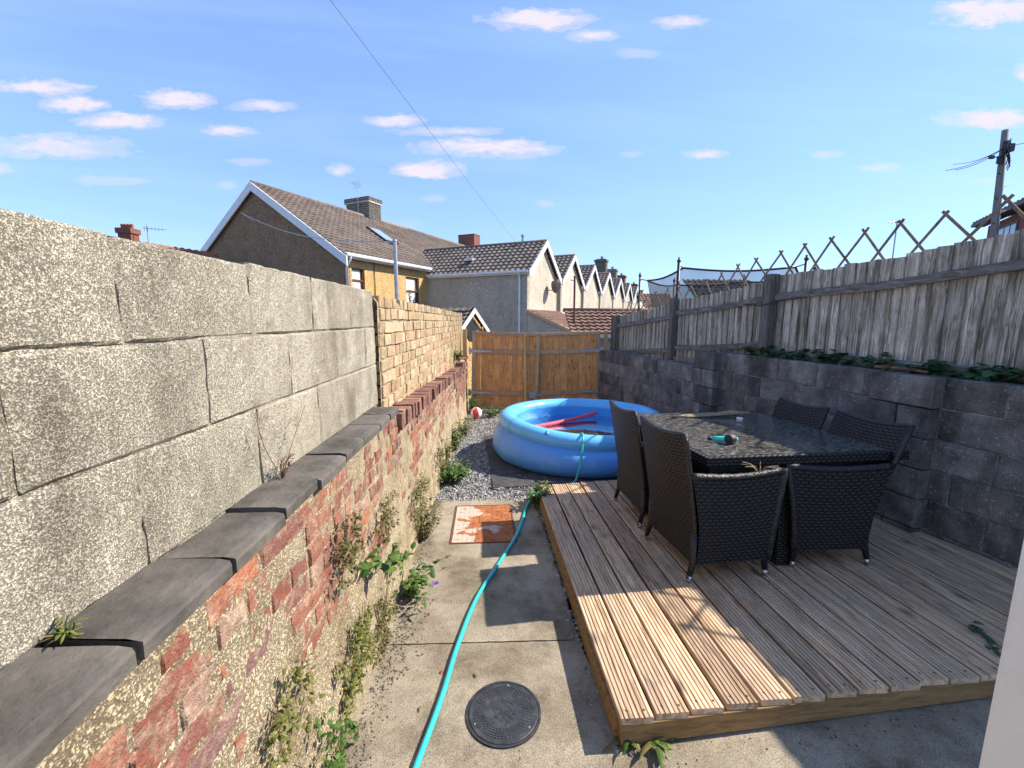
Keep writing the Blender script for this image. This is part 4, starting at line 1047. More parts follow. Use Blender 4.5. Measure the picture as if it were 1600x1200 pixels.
clump('leafy_weed', 'tall weed between the wall and the left gate post', 'weed', (-0.52,8.6,gz(8.6)), 0.50, 0.16, 26, 8, .06, .03, 'leaf_green', G)
clump('leafy_weed', 'low green weeds beside the red and white ball', 'weed', (-0.08,8.35,gz(8.35)), 0.20, 0.26, 34, 6, .06, .035, 'leaf_green', G)
clump('leafy_weed', 'yellow green sprig above the bushy weed on the wall foot', 'weed', (-0.60,4.95,gz(4.95)+.10), 0.26, 0.10, 16, 7, .055, .03, 'leaf_lime', G)
clump('grass_tuft', 'green weed in the corner between hose and decking', 'weed', (0.385,3.78,gz(3.78)), 0.20, 0.12, 30, 5, .085, .028, 'leaf_green')
clump('straggly_weed', 'straggly half dry weed low on the wall beside the rusty cover', 'weed', (-0.60,3.15,gz(3.15)), 0.34, 0.20, 60, 9, .030, .018, 'leaf_dry', G, stemmat='leaf_dry')
clump('straggly_weed', 'green sprawling weed with a purple flower at the wall foot', 'weed', (-0.58,2.45,gz(2.45)), 0.20, 0.22, 22, 6, .055, .030, 'leaf_green', G, lean=(.10,-.05,0))
b = MB()
for q in range(6): a = q*pi/3; leaf1(b, (-0.385,2.40,gz(2.4)+.085), (cos(a),sin(a),.5), .028, .02, .1)
single('purple_flower', b, M['petal_purple'], 'small purple flower beside the path under the wall', 'flower', (-0.385,2.40,gz(2.4)+.085))
# creepers clinging to the face of the old wall: mats of tiny leaves
def creeper(label, y0, z0, ry, rz, n, L, mat, seed, droop=.3):
    th_ = thing('wall_creeper', label, 'creeper', (LX+.02, y0, z0), None, 'creepers on the old brick wall'); bl, bs_ = MB(), MB()
    cnt = 0; tries = 0
    while cnt < n and tries < n*12:
        tries += 1; u, v = U(-1,1), U(-1,1)
        if u*u+v*v > 1 or nz3(u*2.2, v*2.2, seed, 1.3, seed) < -0.05+0.35*(u*u+v*v): continue
        cnt += 1; a = U(0, 2*pi); out = U(.005,.045)
        leaf1(bl, (out, u*ry, v*rz), (U(.15,1), cos(a)*.8, sin(a)*.8-droop), L*U(.6,1.3), L*U(.6,.95), .2)
    for q in range(int(n/26)+3):
        a = U(0, 2*pi); bs_.tube(spline([(.01,0,0),(.02,ry*.5*cos(a)+U(-.1,.1)*ry,rz*.5*sin(a)),(.02,ry*.9*cos(a),rz*.9*sin(a))],5),.0012,4)
    lpart('stem', bs_, M['leaf_dry'], th_, True, 'stuff'); lpart('leaf', bl, M[mat], th_, False, 'stuff')
creeper('large yellow green creeper patch low on the wall near the camera', 1.63, 0.20, 0.24, 0.20, 620, .017, 'leaf_lime', 1)
creeper('creeper patch at the wall foot beside the path', 2.02, 0.06, 0.26, 0.17, 400, .017, 'leaf_dry', 2)
creeper('sparse creeper strands at the lower left of the wall', 1.08, 0.50, 0.17, 0.14, 150, .019, 'leaf_lime', 3)
creeper('dry creeper patch halfway up the wall under the copings', 1.58, 0.70, 0.16, 0.14, 330, .017, 'leaf_dry', 4)
creeper('green sprigs hanging on the wall at the bottom edge', 1.20, 0.16, 0.16, 0.16, 70, .022, 'leaf_green', 5)
creeper('dry brown creeper tufts on the middle of the wall', 2.15, 0.55, 0.22, 0.13, 240, .018, 'leaf_dry', 6)
creeper('trailing dry growth on the wall below the bricks on edge', 3.1, 0.28, 0.40, 0.16, 320, .020, 'leaf_dry', 7)
creeper('green growth on the wall foot at the lower left corner', 1.36, 0.02, 0.12, 0.10, 80, .028, 'leaf_green', 8)
creeper('dry growth on the old wall beside the gravel', 4.3, 0.15, 0.35, 0.22, 260, .024, 'leaf_dry', 9)
bw_ = clump('broadleaf_weed', 'broad leaved green weed growing out of the brick wall', 'weed', (LX+.02,1.86,0.40), 0.14, 0.13, 7, 3, .085, .045, 'leaf_green', None, lean=(.12,.02,.0), wall=True)
bw_ = clump('broadleaf_weed', 'toothed green shoot leaning from the wall over the path', 'weed', (LX+.02,2.30,0.17), 0.12, 0.14, 9, 3, .075, .038, 'leaf_green', None, lean=(.14,-.02,.0), wall=True)
clump('grass_tuft', 'tiny grass tuft between the coping tiles near the camera', 'weed', (-0.735,0.672,1.062), 0.035, 0.018, 12, 2, .022, .006, 'leaf_lime')
clump('wall_plant', 'green plant growing from the gap near the gate post', 'plant', (-0.70,7.55,0.86), 0.22, 0.12, 22, 6, .06, .035, 'leaf_green')
clump('roof_weed', 'thin weed on top of the yellow wall', 'weed', (-0.85,4.35,1.74), 0.20, 0.05, 8, 5, .03, .014, 'leaf_lime')
# dead plant on the coping, against the block wall
b = MB(); base = Vector((WX+.03,1.40,1.066))
for q in range(11):
    a = U(-1.2,1.2); hh = U(.03,.09) if q < 9 else U(.2,.26)
    b.tube(spline([base, base+Vector((U(0,.02), sin(a)*hh*.4, hh*.55)), base+Vector((U(0,.03), sin(a)*hh*.7+.02, hh))],4),[.0014]*4+[.001]*4+[.0005],4)
    for w in range(5): leaf1(b, base+Vector((U(0,.03), sin(a)*hh*.5+U(-.02,.02), hh*U(.5,1))), (U(0,1),U(-1,1),U(-.3,1)), .018, .006, .2)
single('dead_plant', b, M['dry_stem'], 'dead reddish plant standing on the coping against the block wall', 'plant', tuple(base))
# dandelion at the near corner of the decking
dn = thing('dandelion', 'half withered dandelion at the near corner of the decking', 'weed', (0.60,1.40,gz(1.4))); bl, bd = MB(), MB()
for q in range(16):
    a = U(pi, 2.15*pi); tgt = bl if q % 4 else bd; L = U(.06,.135)
    leaf1(tgt, (U(-.04,.05),U(-.02,.02),.005), (cos(a), sin(a)*.75, U(.05,.75)), L, .024, U(.2,.55))
for q in range(12):
    a = U(0.8*pi, 1.7*pi); leaf1(bd if q % 2 else bl, (-.09+U(-.03,.03),.02,.01), (cos(a), sin(a)*.6, U(.0,.8)), U(.05,.11), .02, .4)
lpart('leaf', bl, M['leaf_green'], dn, False, 'stuff'); lpart('dry_leaf', bd, M['leaf_dry'], dn, False, 'stuff')
# ivy along the top of the right hand wall
iv = [(4.80,1.18,.30),(4.45,1.18,.28),(4.12,1.20,.30),(3.78,1.20,.26),(3.42,1.19,.24),(3.1,1.18,.24),(2.75,1.18,.30),(2.5,1.18,.34)]
labs = ['ivy on the wall top at the foot of the middle fence post','ivy just right of the middle fence post','ivy clump climbing the fence boards right of the middle post','ivy clump between post and red stick','low ivy just left of the red stick','ivy hanging above the red stick','ivy at the right edge on the wall top','ivy at the far right beside the white post']
for (yy, zz, sp), lb in zip(iv, labs):
    th_ = thing('ivy_clump', lb, 'ivy', tuple(rw(yy, -0.17, zz)), None, 'ivy on the block wall top'); bs_, bl = MB(), MB()
    for s_ in range(11):
        a = U(-1,1)*sp*.8; hh = U(.02,.16)*(1-abs(a)/sp*.5); o_ = U(-.06,.13)
        pth = spline([RD*(a*.3), RD*(a*.7)+RN*o_*.5+Vector((0,0,hh*.8)), RD*a+RN*o_+Vector((0,0,hh*U(.5,1)))],5); bs_.tube(pth,.002,4)
        for q in range(6):
            pp = pth[random.randrange(3,len(pth))]+Vector((U(-.02,.02),U(-.02,.02),U(-.02,.02))); aa = U(0,2*pi)
            leaf1(bl, pp, (cos(aa)-.4, sin(aa)*.8, U(-.5,.4)), U(.04,.085), U(.04,.075), U(.1,.4))
    lpart('stem', bs_, M['leaf_dark'], th_, True, 'stuff'); lpart('leaf', bl, M['leaf_dark'], th_, False, 'stuff')
p, q = rw(3.42,-.09,1.205), rw(3.02,-.05,1.207)
b = MB(); b.tube(spline([p,(p+q)/2+Vector((0,0,.006)),q],5),[.016,.016,.015,.015,.014,.013,.013,.012,.012,.011,.010],8)
single('red_stick', b, M['stick_red'], 'reddish stick lying on top of the grey block wall', 'stick', tuple(p), True)
clump('broadleaf_weed', 'green weed pushing up through the deck boards at the right', 'weed', (2.40,1.80,deckz(1.8)-.02), 0.05, 0.07, 4, 3, .06, .03, 'leaf_dark')
clump('broadleaf_weed', 'green sprig by the foot of the white post', 'weed', (2.31,1.66,deckz(1.66)-.02), 0.05, 0.06, 4, 3, .055, .025, 'leaf_dark')
for q, (x, y, lb) in enumerate(((-0.03,2.37,'red petal on the path right of the hose'),(-0.40,2.22,'red petal on the path left of the hose'),(-0.265,1.81,'dark red petal beside the hose'))):
    b = MB(); leaf1(b, (x,y,gz(y)+.006), (U(-1,1),U(-1,1),.1), .022, .018, .2); single('fallen_petal', b, M['petal'], lb, 'petal', (x,y,gz(y)))
for q, (x, y, lb) in enumerate(((-0.10,1.76,'pale leaf scrap above the round cover'),(-0.335,1.62,'pale leaf scrap left of the hose'))):
    b = MB(); leaf1(b, (x,y,gz(y)+.005), (U(-1,1),U(-1,1),.05), .035, .014, .1); single('fallen_leaf', b, M['leaf_lime'], lb, 'leaf', (x,y,gz(y)))
b = MB()
for q in range(800):
    y = U(1.3,3.95); x = -0.585+abs(random.gauss(0,.05))-0.012*(y-2); stone(b, x, y, gz(y)+.002, U(.002,.007))
for q in range(260):
    y = U(1.75,2.4); x = -0.55+U(0,.2)*U(.2,1); stone(b, x, y, gz(y)+.003, U(.003,.007))
for q in range(200):
    y = U(1.3,3.95); stone(b, U(-.6,.42), y, gz(y)+.001, U(.0015,.004))
for q in range(60):
    x = U(.5,2.6); y = 1.40+.095*(x-.47)-abs(random.gauss(0,.05))-.02; stone(b, x, y, gz(y)+.002, U(.002,.007))
tag(link('wall_crumbs', b.data('wall_crumbs', M['crumb'])), 'dark crumbs of soil and mortar along the wall foot', kind='stuff')

# ------------------------------------------------------------------ white post at the house corner
wp = thing('white_post', 'white painted post at the right edge, nearest the camera', 'post', (1.09,0.70,-0.03))
b = MB(); X0, Y0 = 0.990, 0.705
poly = [(X0,Y0,-.03),(X0-.004,Y0-.010,-.03),(X0-.004,Y0-.13,-.03),(X0+.006,Y0-.14,-.03),(X0+.19,Y0-.14,-.03),(X0+.19,Y0,-.03)]
b.prism(poly, (0,0,2.9)); part('shaft', b, M['white_post'], wp)
b = MB(); b.box((X0-.02,Y0-.16,-.06),(X0+.21,Y0+.02,-.0301)); part('plinth', b, M['path_concrete'], wp)

# ------------------------------------------------------------------ houses beyond: local frame x = along the terrace, y = away to the left, z up
HA = atan2(0.891, 0.455); HC = Vector((-5.694, 16.5, 0))
def hloc(t_, p_): return HC+Vector((0.455,0.891,0))*t_+Vector((0.891,-0.455,0))*p_
def tile_sheet(b, e0, along, L, upv, S, gauge=0.30, tw=0.27, amp=0.032, lap=0.05):
    """interlocking roll tiles, course by course: eave start e0, unit vector along the eave, unit vector up the slope"""
    e0, along, upv = Vector(e0), Vector(along), Vector(upv); n = along.cross(upv).normalized()
    if n.z < 0: n = -n
    nc = max(1, round(S/gauge)); g = S/nc; nt = max(1, round(L/tw)); w = L/nt
    pat = [(0,0),(0.12,0.85),(0.27,1.0),(0.42,0.85),(0.54,0.0),(0.77,-0.25)]
    for c in range(nc):
        base = len(b.v); row = []
        for k_ in range(nt):
            for (a, h) in pat: row.append((k_*w+a*w, h*amp))
        row.append((L, 0))
        for (a, h) in row: b.v.append(tuple(e0+along*a+upv*(c*g)+n*(h-0.01)))
        for (a, h) in row: b.v.append(tuple(e0+along*a+upv*(c*g)+n*(h+lap)))
        for (a, h) in row: b.v.append(tuple(e0+along*a+upv*((c+1)*g+0.02)+n*h))
        m_ = len(row)
        for q in range(m_-1):
            b.f.append((base+q, base+q+1, base+m_+q+1, base+m_+q)); b.f.append((base+m_+q, base+m_+q+1, base+2*m_+q+1, base+2*m_+q))
    return b
def roof_pair(par, t0, t1, y0, y1, ze, zr, ridge_axis, mat, over=0.12, name='roof'):
    """gabled roof; ridge along x ('x') or along y ('y'), eaves at ze, ridge at zr"""
    out = []
    if ridge_axis == 'x':
        ym = (y0+y1)/2
        for (ye, sg) in ((y0, 1), (y1, -1)):
            s = Vector((0, (ym-ye), zr-ze)); S = s.length; s.normalize(); b = MB()
            e = Vector((t0, ye, ze))-s*over; tile_sheet(b, e+Vector((-0.06,0,0.02)), (1,0,0), t1-t0+0.12, s, S+over)
            o = lpart(name, b, M[mat], par, False, 'stuff'); out.append(o)
        b = MB(); b.tube([(t0-.06, ym, zr+.02), (t1+.06, ym, zr+.02)], 0.11, 8); lpart('ridge', b, M[mat], out[0], True)
    else:
        tm = (t0+t1)/2
        for te in (t0, t1):
            s = Vector((tm-te, 0, zr-ze)); S = s.length; s.normalize(); b = MB()
            e = Vector((te, y0, ze))-s*over; tile_sheet(b, e+Vector((0,-0.06,0.02)), (0,1,0), y1-y0+0.12, s, S+over)
            o = lpart(name, b, M[mat], par, False, 'stuff'); out.append(o)
        b = MB(); b.tube([(tm, y0-.06, zr+.02), (tm, y1, zr+.02)], 0.09, 8); lpart('ridge', b, M[mat], out[0], True)
    return out
def window(par, x0, x1, z0, z1, y=0.0, curtain=True):
    """sash window in a wall facing -y"""
    f = MB(); w = 0.06
    for (a, c_) in (((x0,z0),(x0+w,z1)),((x1-w,z0),(x1,z1)),((x0+w,z0),(x1-w,z0+w)),((x0+w,z1-w),(x1-w,z1))): f.box((a[0],y-.05,a[1]),(c_[0],y+.06,c_[1]))
    zm = z0+(z1-z0)*.48; f.box((x0+w,y-.045,zm-.035),(x1-w,y+.05,zm+.035))
    o = lpart('window', f, M['brown_frame'], par)
    b = MB(); b.box((x0+w,y+.0,z0+w),(x1-w,y+.008,z1-w)); lpart('pane', b, M['window_glass'], o)
    if curtain:
        b = MB(); b.grid(lambda u, v: (x0+w+(x1-x0-2*w)*u*0.8, y-.006+.004*sin(u*30), z0+w+(z1-z0-2*w)*v), 40, 1); lpart('curtain', b, M['curtain'], o, True)
    b = MB(); b.box((x0-.04,y-.09,z0-.07),(x1+.04,y-.0,z0-.001)); lpart('sill', b, M['mortar_grey'], o)
    return o
def bargeboards(par, pts, plane, out, mat='white_plastic', d=0.24, th=0.05):
    """white boards following gable pts (left eave, apex, right eave); plane 'x' = gable faces -x, 'y' = gable faces -y"""
    for (a, c_) in ((pts[0], pts[1]), (pts[1], pts[2])):
        a, c_ = Vector(a), Vector(c_); dn = Vector((0,0,-d)); ov = Vector(out)*th
        b = MB(); b.add([a, c_, c_+dn, a+dn, a+ov, c_+ov, c_+dn+ov, a+dn+ov], [(0,1,2,3),(7,6,5,4),(0,4,5,1),(1,5,6,2),(2,6,7,3),(3,7,4,0)])
        lpart('bargeboard', b, M[mat], par)
ZB = -1.3
eh = thing('end_house', 'brown pebbledashed end house with white gable boards and tiled roof', 'house', (HC.x, HC.y, ZB), (0,0,HA))
ez, rz_ = 4.09-ZB, 7.04-ZB; TE = 6.0
b = MB(); b.add([(0,0,0),(0,9.3,0),(0,9.3,ez),(0,4.65,rz_-.08),(0,0,ez),(0.3,0,0),(0.3,9.3,0),(0.3,9.3,ez),(0.3,4.65,rz_-.08),(0.3,0,ez)], [(0,4,3,2,1),(5,6,7,8,9),(0,5,9,4),(1,2,7,6)])
lpart('gable_wall', b, M['pebbledash_dark'], eh)
# front wall in pieces round its two windows
wx = [(0.40,1.07,2.69-ZB,3.56-ZB),(3.61,4.56,2.32-ZB,3.51-ZB)]
b = MB(); T0 = 0.31; xs_ = [T0, wx[0][0], wx[0][1], wx[1][0], wx[1][1], TE]
for a, c_ in ((0,1),(2,3),(4,5)): b.box((xs_[a],0,0),(xs_[c_],0.25,ez-.02))
for (x0,x1,z0,z1) in wx: b.box((x0,0.001,0),(x1,0.25,z0)); b.box((x0,0.001,z1),(x1,0.25,ez-.02))
lpart('front_wall', b, M['pebbledash_orange'], eh)
for (x0,x1,z0,z1) in wx: window(eh, x0, x1, z0, z1, 0.10)
b = MB(); b.box((0.31,9.05,0),(TE,9.3,ez-.02)); lpart('rear_wall', b, M['pebbledash_dark'], eh)
rr_ = roof_pair(eh, -0.05, 9.55, 0.0, 9.3, ez, rz_, 'x', 'tile_brown', 0.28)
bargeboards(eh, [(-0.12,9.65,ez-.20),(-0.12,4.65,rz_+.06),(-0.12,-0.35,ez-.20)], 'x', (-1,0,0), d=0.34)
b = MB(); b.tube([(-.1,-.30,ez-.12),(5.15,-.30,ez-.12)],.07,8); b.box((-.1,-.24,ez-.24),(5.15,-.205,ez-.04)); lpart('gutter', b, M['white_plastic'], eh, False)
b = MB(); b.tube(spline([(.10,-.30,ez-.18),(.10,-.22,ez-.34),(.10,-.08,ez-.5)],4)+[Vector((.10,-.08,0))],.045,8); lpart('downpipe', b, M['white_plastic'], eh, True)
b = MB(); b.tube([(1.60,-.03,0),(1.60,-.03,ez-.2)],.015,5); lpart('cable', b, M['wire_black'], eh)
b = MB(); b.add([(-.012,9.3,3.9),(-.012,0,3.9),(-.012,0,3.86),(-.012,9.3,3.86)],[(0,1,2,3)]); lpart('render_joint', b, M['pier_brick_dark'], eh)
# skylight on the slope
s = Vector((0,4.65,rz_-ez)).normalized(); nn = Vector((0,-s.z,s.y))
def onroof(x, y, h=0): return Vector((x, y, ez+(rz_-ez)*y/4.65))+nn*h
b = MB(); A = [onroof(4.35,1.75,.02),onroof(5.25,1.75,.02),onroof(5.25,2.95,.02),onroof(4.35,2.95,.02)]
b.prism(A, nn*0.13); sk = lpart('skylight', b, M['black_metal'], eh)
b = MB(); A = [onroof(4.43,1.83,.155),onroof(5.17,1.83,.155),onroof(5.17,2.87,.155),onroof(4.43,2.87,.155)]; b.add(A,[(0,1,2,3)]); lpart('pane', b, M['skylight_glass'], sk)
# brick chimney of the end house, bricks laid as rows of the stack
def stack(par, x0, x1, y0, y1, z0, z1, mat, corbel=0.08, pots=0, rows=True, mort='mortar_grey'):
    b = MB(); b.box((x0,y0,z0),(x1,y1,z1-.3)); b.box((x0-corbel,y0-corbel,z1-.30),(x1+corbel,y1+corbel,z1-.06)); b.box((x0-.02,y0-.02,z1-.06),(x1+.02,y1+.02,z1))
    o = lpart('chimney', b, M[mort] if rows else M[mat], par)
    if rows:
        bb = MB(); z = z0+.02; r_ = 0
        while z < z1-.05:
            e = 0.012+(corbel if z > z1-.31 else 0); z2 = min(z+.10, z1-.01)
            for (ax_, lo, hi, fx) in ((1,y0-e,y1+e,x0-e),(0,x0-e,x1+e,y0-e)):
                a = lo-(0.12 if r_ % 2 else 0)
                while a < hi:
                    a0, a1 = max(lo, a), min(hi, a+.235)
                    if a1-a0 > .03:
                        if ax_: bb.box((fx-.012,a0,z),(fx+.02,a1-.02,z2-.02))
                        else: bb.box((a0,fx-.012,z),(a1-.02,fx+.02,z2-.02))
                    a += .245
            z += .115; r_ += 1
        lpart('brickwork', bb, M[mat], o, False, 'stuff')
    for q in range(pots):
        b = MB(); px = (x0+x1)/2; py = y0+(y1-y0)*(q+.5)/pots; b.lathe([(.10,0),(.13,.02),(.10,.30),(.12,.34),(.08,.34),(.08,.1)], (px,py,z1), 12); lpart('chimney_pot', b, M['tile_orange'], o, True)
    return o
ch = stack(eh, 6.2, 7.1, 4.35, 5.95, rz_-.55, 8.1-ZB, 'pier_brick_dark', 0.07, 0, True, 'roughcast_pale')
b = MB(); bx_, by_, bz_ = 6.1, 5.0, 8.1-ZB
b.tube([(bx_,by_,bz_-.9),(bx_,by_,bz_+.85)],.018,6)
for q in range(5): b.tube([(bx_-.35+.16*q,by_-.18+.02*q,bz_+.62),(bx_-.35+.16*q,by_+.18-.02*q,bz_+.62)],.008,4)
b.tube([(bx_-.45,by_,bz_+.62),(bx_+.4,by_,bz_+.62)],.010,5)
for q in range(4): b.tube([(bx_,by_-.3,bz_+.45+.1*q),(bx_,by_+.3,bz_+.45+.1*q)],.007,4)
lpart('aerial', b, M['galvanised'], ch)
# washing line from the gable to the pole
pole_t = Vector((-2.27,10.0,3.33))
wl = MB(); g0 = hloc(-0.1,-5.46)+Vector((0,0,6.0)); g1_ = hloc(-0.1,-4.63)+Vector((0,0,5.54))
wl.tube([g0+(pole_t-g0)*q/12+Vector((0,0,-.35*sin(pi*q/12))) for q in range(13)], .012, 5); wl.tube([g0,(g0+g1_)/2,g1_],.012,5)
single('washing_line', wl, M['wire_white'], 'pale washing line between the brown gable and the metal pole', 'washing line', tuple(g0))
b = MB(); b.tube([(-2.28,10,-.6),(-2.272,10,3.35)],.045,10); b.lathe([(0,.03),(.05,.02),(.055,-.02)],(-2.272,10,3.36),10); b.tube([(-2.272,10,3.28),(-2.40,9.95,3.28)],.018,6)
single('washing_pole', b, M['grey_pipe'], 'grey metal washing line pole in front of the orange house wall', 'pole', (-2.28,10,-.6))

# terrace: each neighbour has a projecting rear wing with a gable towards the lane
def wing(parent, y_far=0.2, lod=0):
    """rear wing in the parent's frame: x 0..3.9, gable end at y=-5.27"""
    z_e, z_r = 3.73-ZB, 5.19-ZB; y0 = -5.27
    b = MB(); b.box((0,y0,0),(0.25,0.0,z_e)); b.box((3.65,y0,0),(3.9,0.0,z_e)); lpart('side_wall', b, M['roughcast_pale'], parent)
    b = MB(); b.add([(0.251,y0,0),(3.649,y0,0),(3.649,y0,z_e),(1.95,y0,z_r-.12),(0.251,y0,z_e),(0.251,y0+.2,0),(3.649,y0+.2,0),(3.649,y0+.2,z_e),(1.95,y0+.2,z_r-.12),(0.251,y0+.2,z_e)],[(0,1,2,3,4),(9,8,7,6,5)])
    lpart('gable_wall', b, M['roughcast_pale'], parent)
    roof_pair(parent, 0.0, 3.9, y0-.10, 1.5, z_e, z_r, 'y', 'tile_grey', 0.16)
    bargeboards(parent, [(-0.22,y0-.16,z_e-.10),(1.95,y0-.16,z_r+.05),(4.12,y0-.16,z_e-.10)], 'y', (0,-1,0), d=0.27)
    b = MB(); b.tube([(-.17,y0-.1,z_e-.09),(-.17,-.1,z_e-.09)],.06,6); b.box((-.10,y0-.1,z_e-.20),(-.06,-.1,z_e-.05)); lpart('gutter', b, M['white_plastic'], parent)
    b = MB(); b.tube([(-.17,y0+.35,z_e-.12),(-.06,y0+.35,z_e-.35),(-.06,y0+.35,0)],.05,8); lpart('downpipe', b, M['white_plastic'], parent)
def mainbody(parent, t1, withroof=True):
    b = MB(); b.box((0.02,0.02,0),(t1-.02,9.0,ez-.1)); lpart('main_wall', b, M['roughcast_pale'], parent)
    if withroof: roof_pair(parent, 0.0, t1, 0.0, 9.3, ez-.05, rz_-.06, 'x', 'tile_brown', 0.2)
proto = thing('terrace_house', 'pale roughcast house with long grey side wall and dish, nearest of the terrace', 'house', tuple(hloc(5.2,0)+Vector((0,0,ZB))), (0,0,HA), 'terrace houses with rear wings')
wing(proto)
k2 = None
names = ['second','third','fourth','fifth','sixth','seventh','eighth']
cop = []
for i, nm in enumerate(names):
    c = copy_tree(proto); c.location = hloc(5.2+4.55*(i+1), 0)+Vector((0,0,ZB-0.05*(i+1))); c['label'] = nm+' gabled house along the receding terrace, cream in the sun'; cop.append(c)
# things only the nearest one shows
mb_ = MB(); mb_.box((4.4,0.1,0),(8.9,9.0,ez-.1)); lpart('main_wall', mb_, M['roughcast_pale'], proto)
roof_pair(proto, 4.36, 13.0, 0.0, 9.3, ez-.02, rz_-.02, 'x', 'tile_brown', 0.2)
b = MB(); b.lathe([(.055,0),(.055,.30),(.085,.31),(.085,.40),(0,.42)],(1.95,-4.2,5.19-ZB),10); lpart('flue', b, M['grey_pipe'], proto)
b = MB(); b.box((.55,-2.2,4.35-ZB),(1.0,-1.9,4.48-ZB)); lpart('roof_vent', b, M['galvanised'], proto)
b = MB(); b.lathe([(0,.10),(.18,.07),(.30,0.0),(.31,0.0),(.18,.085),(0,.115)],(0,0,0),20); d_ = link('satellite_dish', b.data('satellite_dish', M['dish_grey'], True), proto, (2.55,-5.62,3.15-ZB), (radians(75),0,radians(48)))
b = MB(); b.tube([(2.55,-5.28,3.0-ZB),(2.55,-5.52,3.0-ZB),(2.55,-5.58,3.13-ZB)],.02,6); b.tube([(2.55,-5.6,3.0-ZB),(2.72,-5.95,3.12-ZB)],.015,5); lpart('dish_arm', b, M['dish_grey'], proto)
# lean-to on the gable end
b = MB(); s = Vector((0,-(7.40-5.27),-(2.02-1.10))); S = s.length; s.normalize()
tile_sheet(b, (0.0,-7.45,1.08-ZB), (1,0,0), 3.9, -s, S+.02); lpart('lean_to_roof', b, M['tile_red'], proto, False, 'stuff')
b = MB(); b.prism([(0.02,-5.28,0),(0.02,-7.3,0),(0.02,-7.3,1.02-ZB),(0.02,-5.28,1.93-ZB)],(0.2,0,0)); b.box((0.23,-7.3,0),(3.85,-7.1,1.0-ZB)); lpart('lean_to_wall', b, M['roughcast_pale'], proto)
b = MB(); b.beam((-.03,-7.45,1.02-ZB),(-.03,-5.28,1.96-ZB),.05,.14); lpart('verge_board', b, M['gate_frame_wood'], proto)
stack(proto, 11.6, 12.5, 4.0, 5.4, rz_-.5, 8.0-ZB, 'brick_chimney', 0.0, 0, False)
b = MB()
for q in range(6): b.lathe([(.0,.30),(.14,.26),(.12,0)],(13.2+.45*q,4.65,rz_-.0),8)
lpart('ridge_caps', b, M['black_metal'], proto)
# tall stacks further along the terrace
for ci, (t_, z_) in enumerate(((41.2,9.19),(47.5,8.66),(54.1,8.43),(65.6,8.0))):
    par = cop[min(6, 3+ci)]
    lo = Vector(par.location); lx = t_-(5.2+4.55*(min(6,3+ci)+1)); zt = z_-lo.z
    mt = ('pier_brick_dark','pier_brick_dark','brick_chimney','brick_chimney')[ci]
    c_ = MB(); c_.box((lx-.5,-.6,2.5),(lx+.5,.7,zt-.55)); c_.box((lx-.62,-.72,zt-.62),(lx+.62,.82,zt-.38)); c_.box((lx-.45,-.5,zt-.38),(lx+.45,.6,zt-.28)); c_.lathe([(.16,0),(.13,.28),(.2,.32),(.1,.34)],(lx,0,zt-.3),10)
    if ci < 2:
        for q in range(9): c_.box((lx-.53,-.64,zt-.75-.24*q),(lx+.53,.74,zt-.66-.24*q))
    lpart('chimney', c_, M[mt], par)
# low outbuilding with a red-brown tiled roof
ob = thing('outbuilding', 'low outbuilding with red brown tiled roof beyond the right gate leaf', 'outbuilding', (3.3,12.7,-1.0))
b = MB(); tile_sheet(b, (2.10,11.95,1.20), (1,0,0), 2.75, Vector((0,1.25,0.66)).normalized(), 1.41, 0.21, 0.20, 0.02); part('roof', b, M['tile_red'], ob, False, 'stuff')
b = MB(); b.box((2.2,12.05,-1),(4.75,13.9,1.17)); part('wall', b, M['roughcast_pale'], ob)
b = MB(); b.tube([(2.08,13.2,1.885),(4.87,13.2,1.885)],.06,8); part('ridge', b, M['tile_red'], ob, True)
b = MB(); b.box((2.08,11.90,1.08),(4.87,11.94,1.18)); part('fascia', b, M['white_plastic'], ob)
# small porch with white boards
po = thing('small_porch', 'small porch with brown tiled roof and white gable boards behind the yellow wall', 'porch', tuple(hloc(0,0)*0+Vector((-0.65,11.5,-1.0))), (0,0,HA))
b = MB(); 
for sg in (-1, 1):
    s = Vector((-sg*0.72,0,0.60)).normalized(); tile_sheet(b, (sg*.80,-.05,2.888-.62), (0,1,0), 2.9, s, .98, .16, .2, .018)
lpart('roof', b, M['tile_grey'], po, False, 'stuff')
bargeboards(po, [(-.82,-.08,2.888-.60),(0,-.08,2.90),(.82,-.08,2.888-.60)], 'y', (0,-1,0), d=.13, th=.03)
b = MB(); b.add([(-.62,0.02,0),(.62,0.02,0),(.62,0.02,2.35),(0,0.02,2.78),(-.62,0.02,2.35)],[(0,1,2,3,4)]); b.box((-.66,.0,0),(-.56,.1,2.4)); b.box((.56,0,0),(.66,.1,2.4)); b.box((-.62,.1,0),(-.58,2.7,2.3)); lpart('wall', b, M['pebbledash_orange'], po)
b = MB(); b.lathe([(.0,0),(.28,0)],(0,0,0),20); l2 = link('arched_opening', b.data('arched_opening', M['black_metal']), po, (0.0,-.002,2.30), (pi/2,0,0))
b = MB(); b.tube([(2.31,12.5,-1),(2.288,12.5,2.81)],.03,8); b.lathe([(0,.03),(.035,.02),(.035,-.02)],(2.288,12.5,2.82),8); b.tube([(2.29,12.5,2.72),(2.16,12.45,2.72)],.012,5)
single('red_pole', b, M['rust_pole'], 'thin red brown pole standing beyond the right gate leaf', 'pole', (2.31,12.5,-1))
# phone wire from above the camera to the nearest terrace house
we = hloc(7.96,5.33)+Vector((0,0,3.40)); ws = Vector((-1.28,4.2,4.39)); ws2 = ws+(ws-we)*0.55
b = MB(); b.tube([ws2+(we-ws2)*q/40+Vector((0,0,-.25*sin(pi*q/40))) for q in range(41)], .0027, 5)
single('phone_wire', b, M['grey_pipe'], 'thin dark phone wire crossing the sky to the terrace', 'wire', tuple(we))

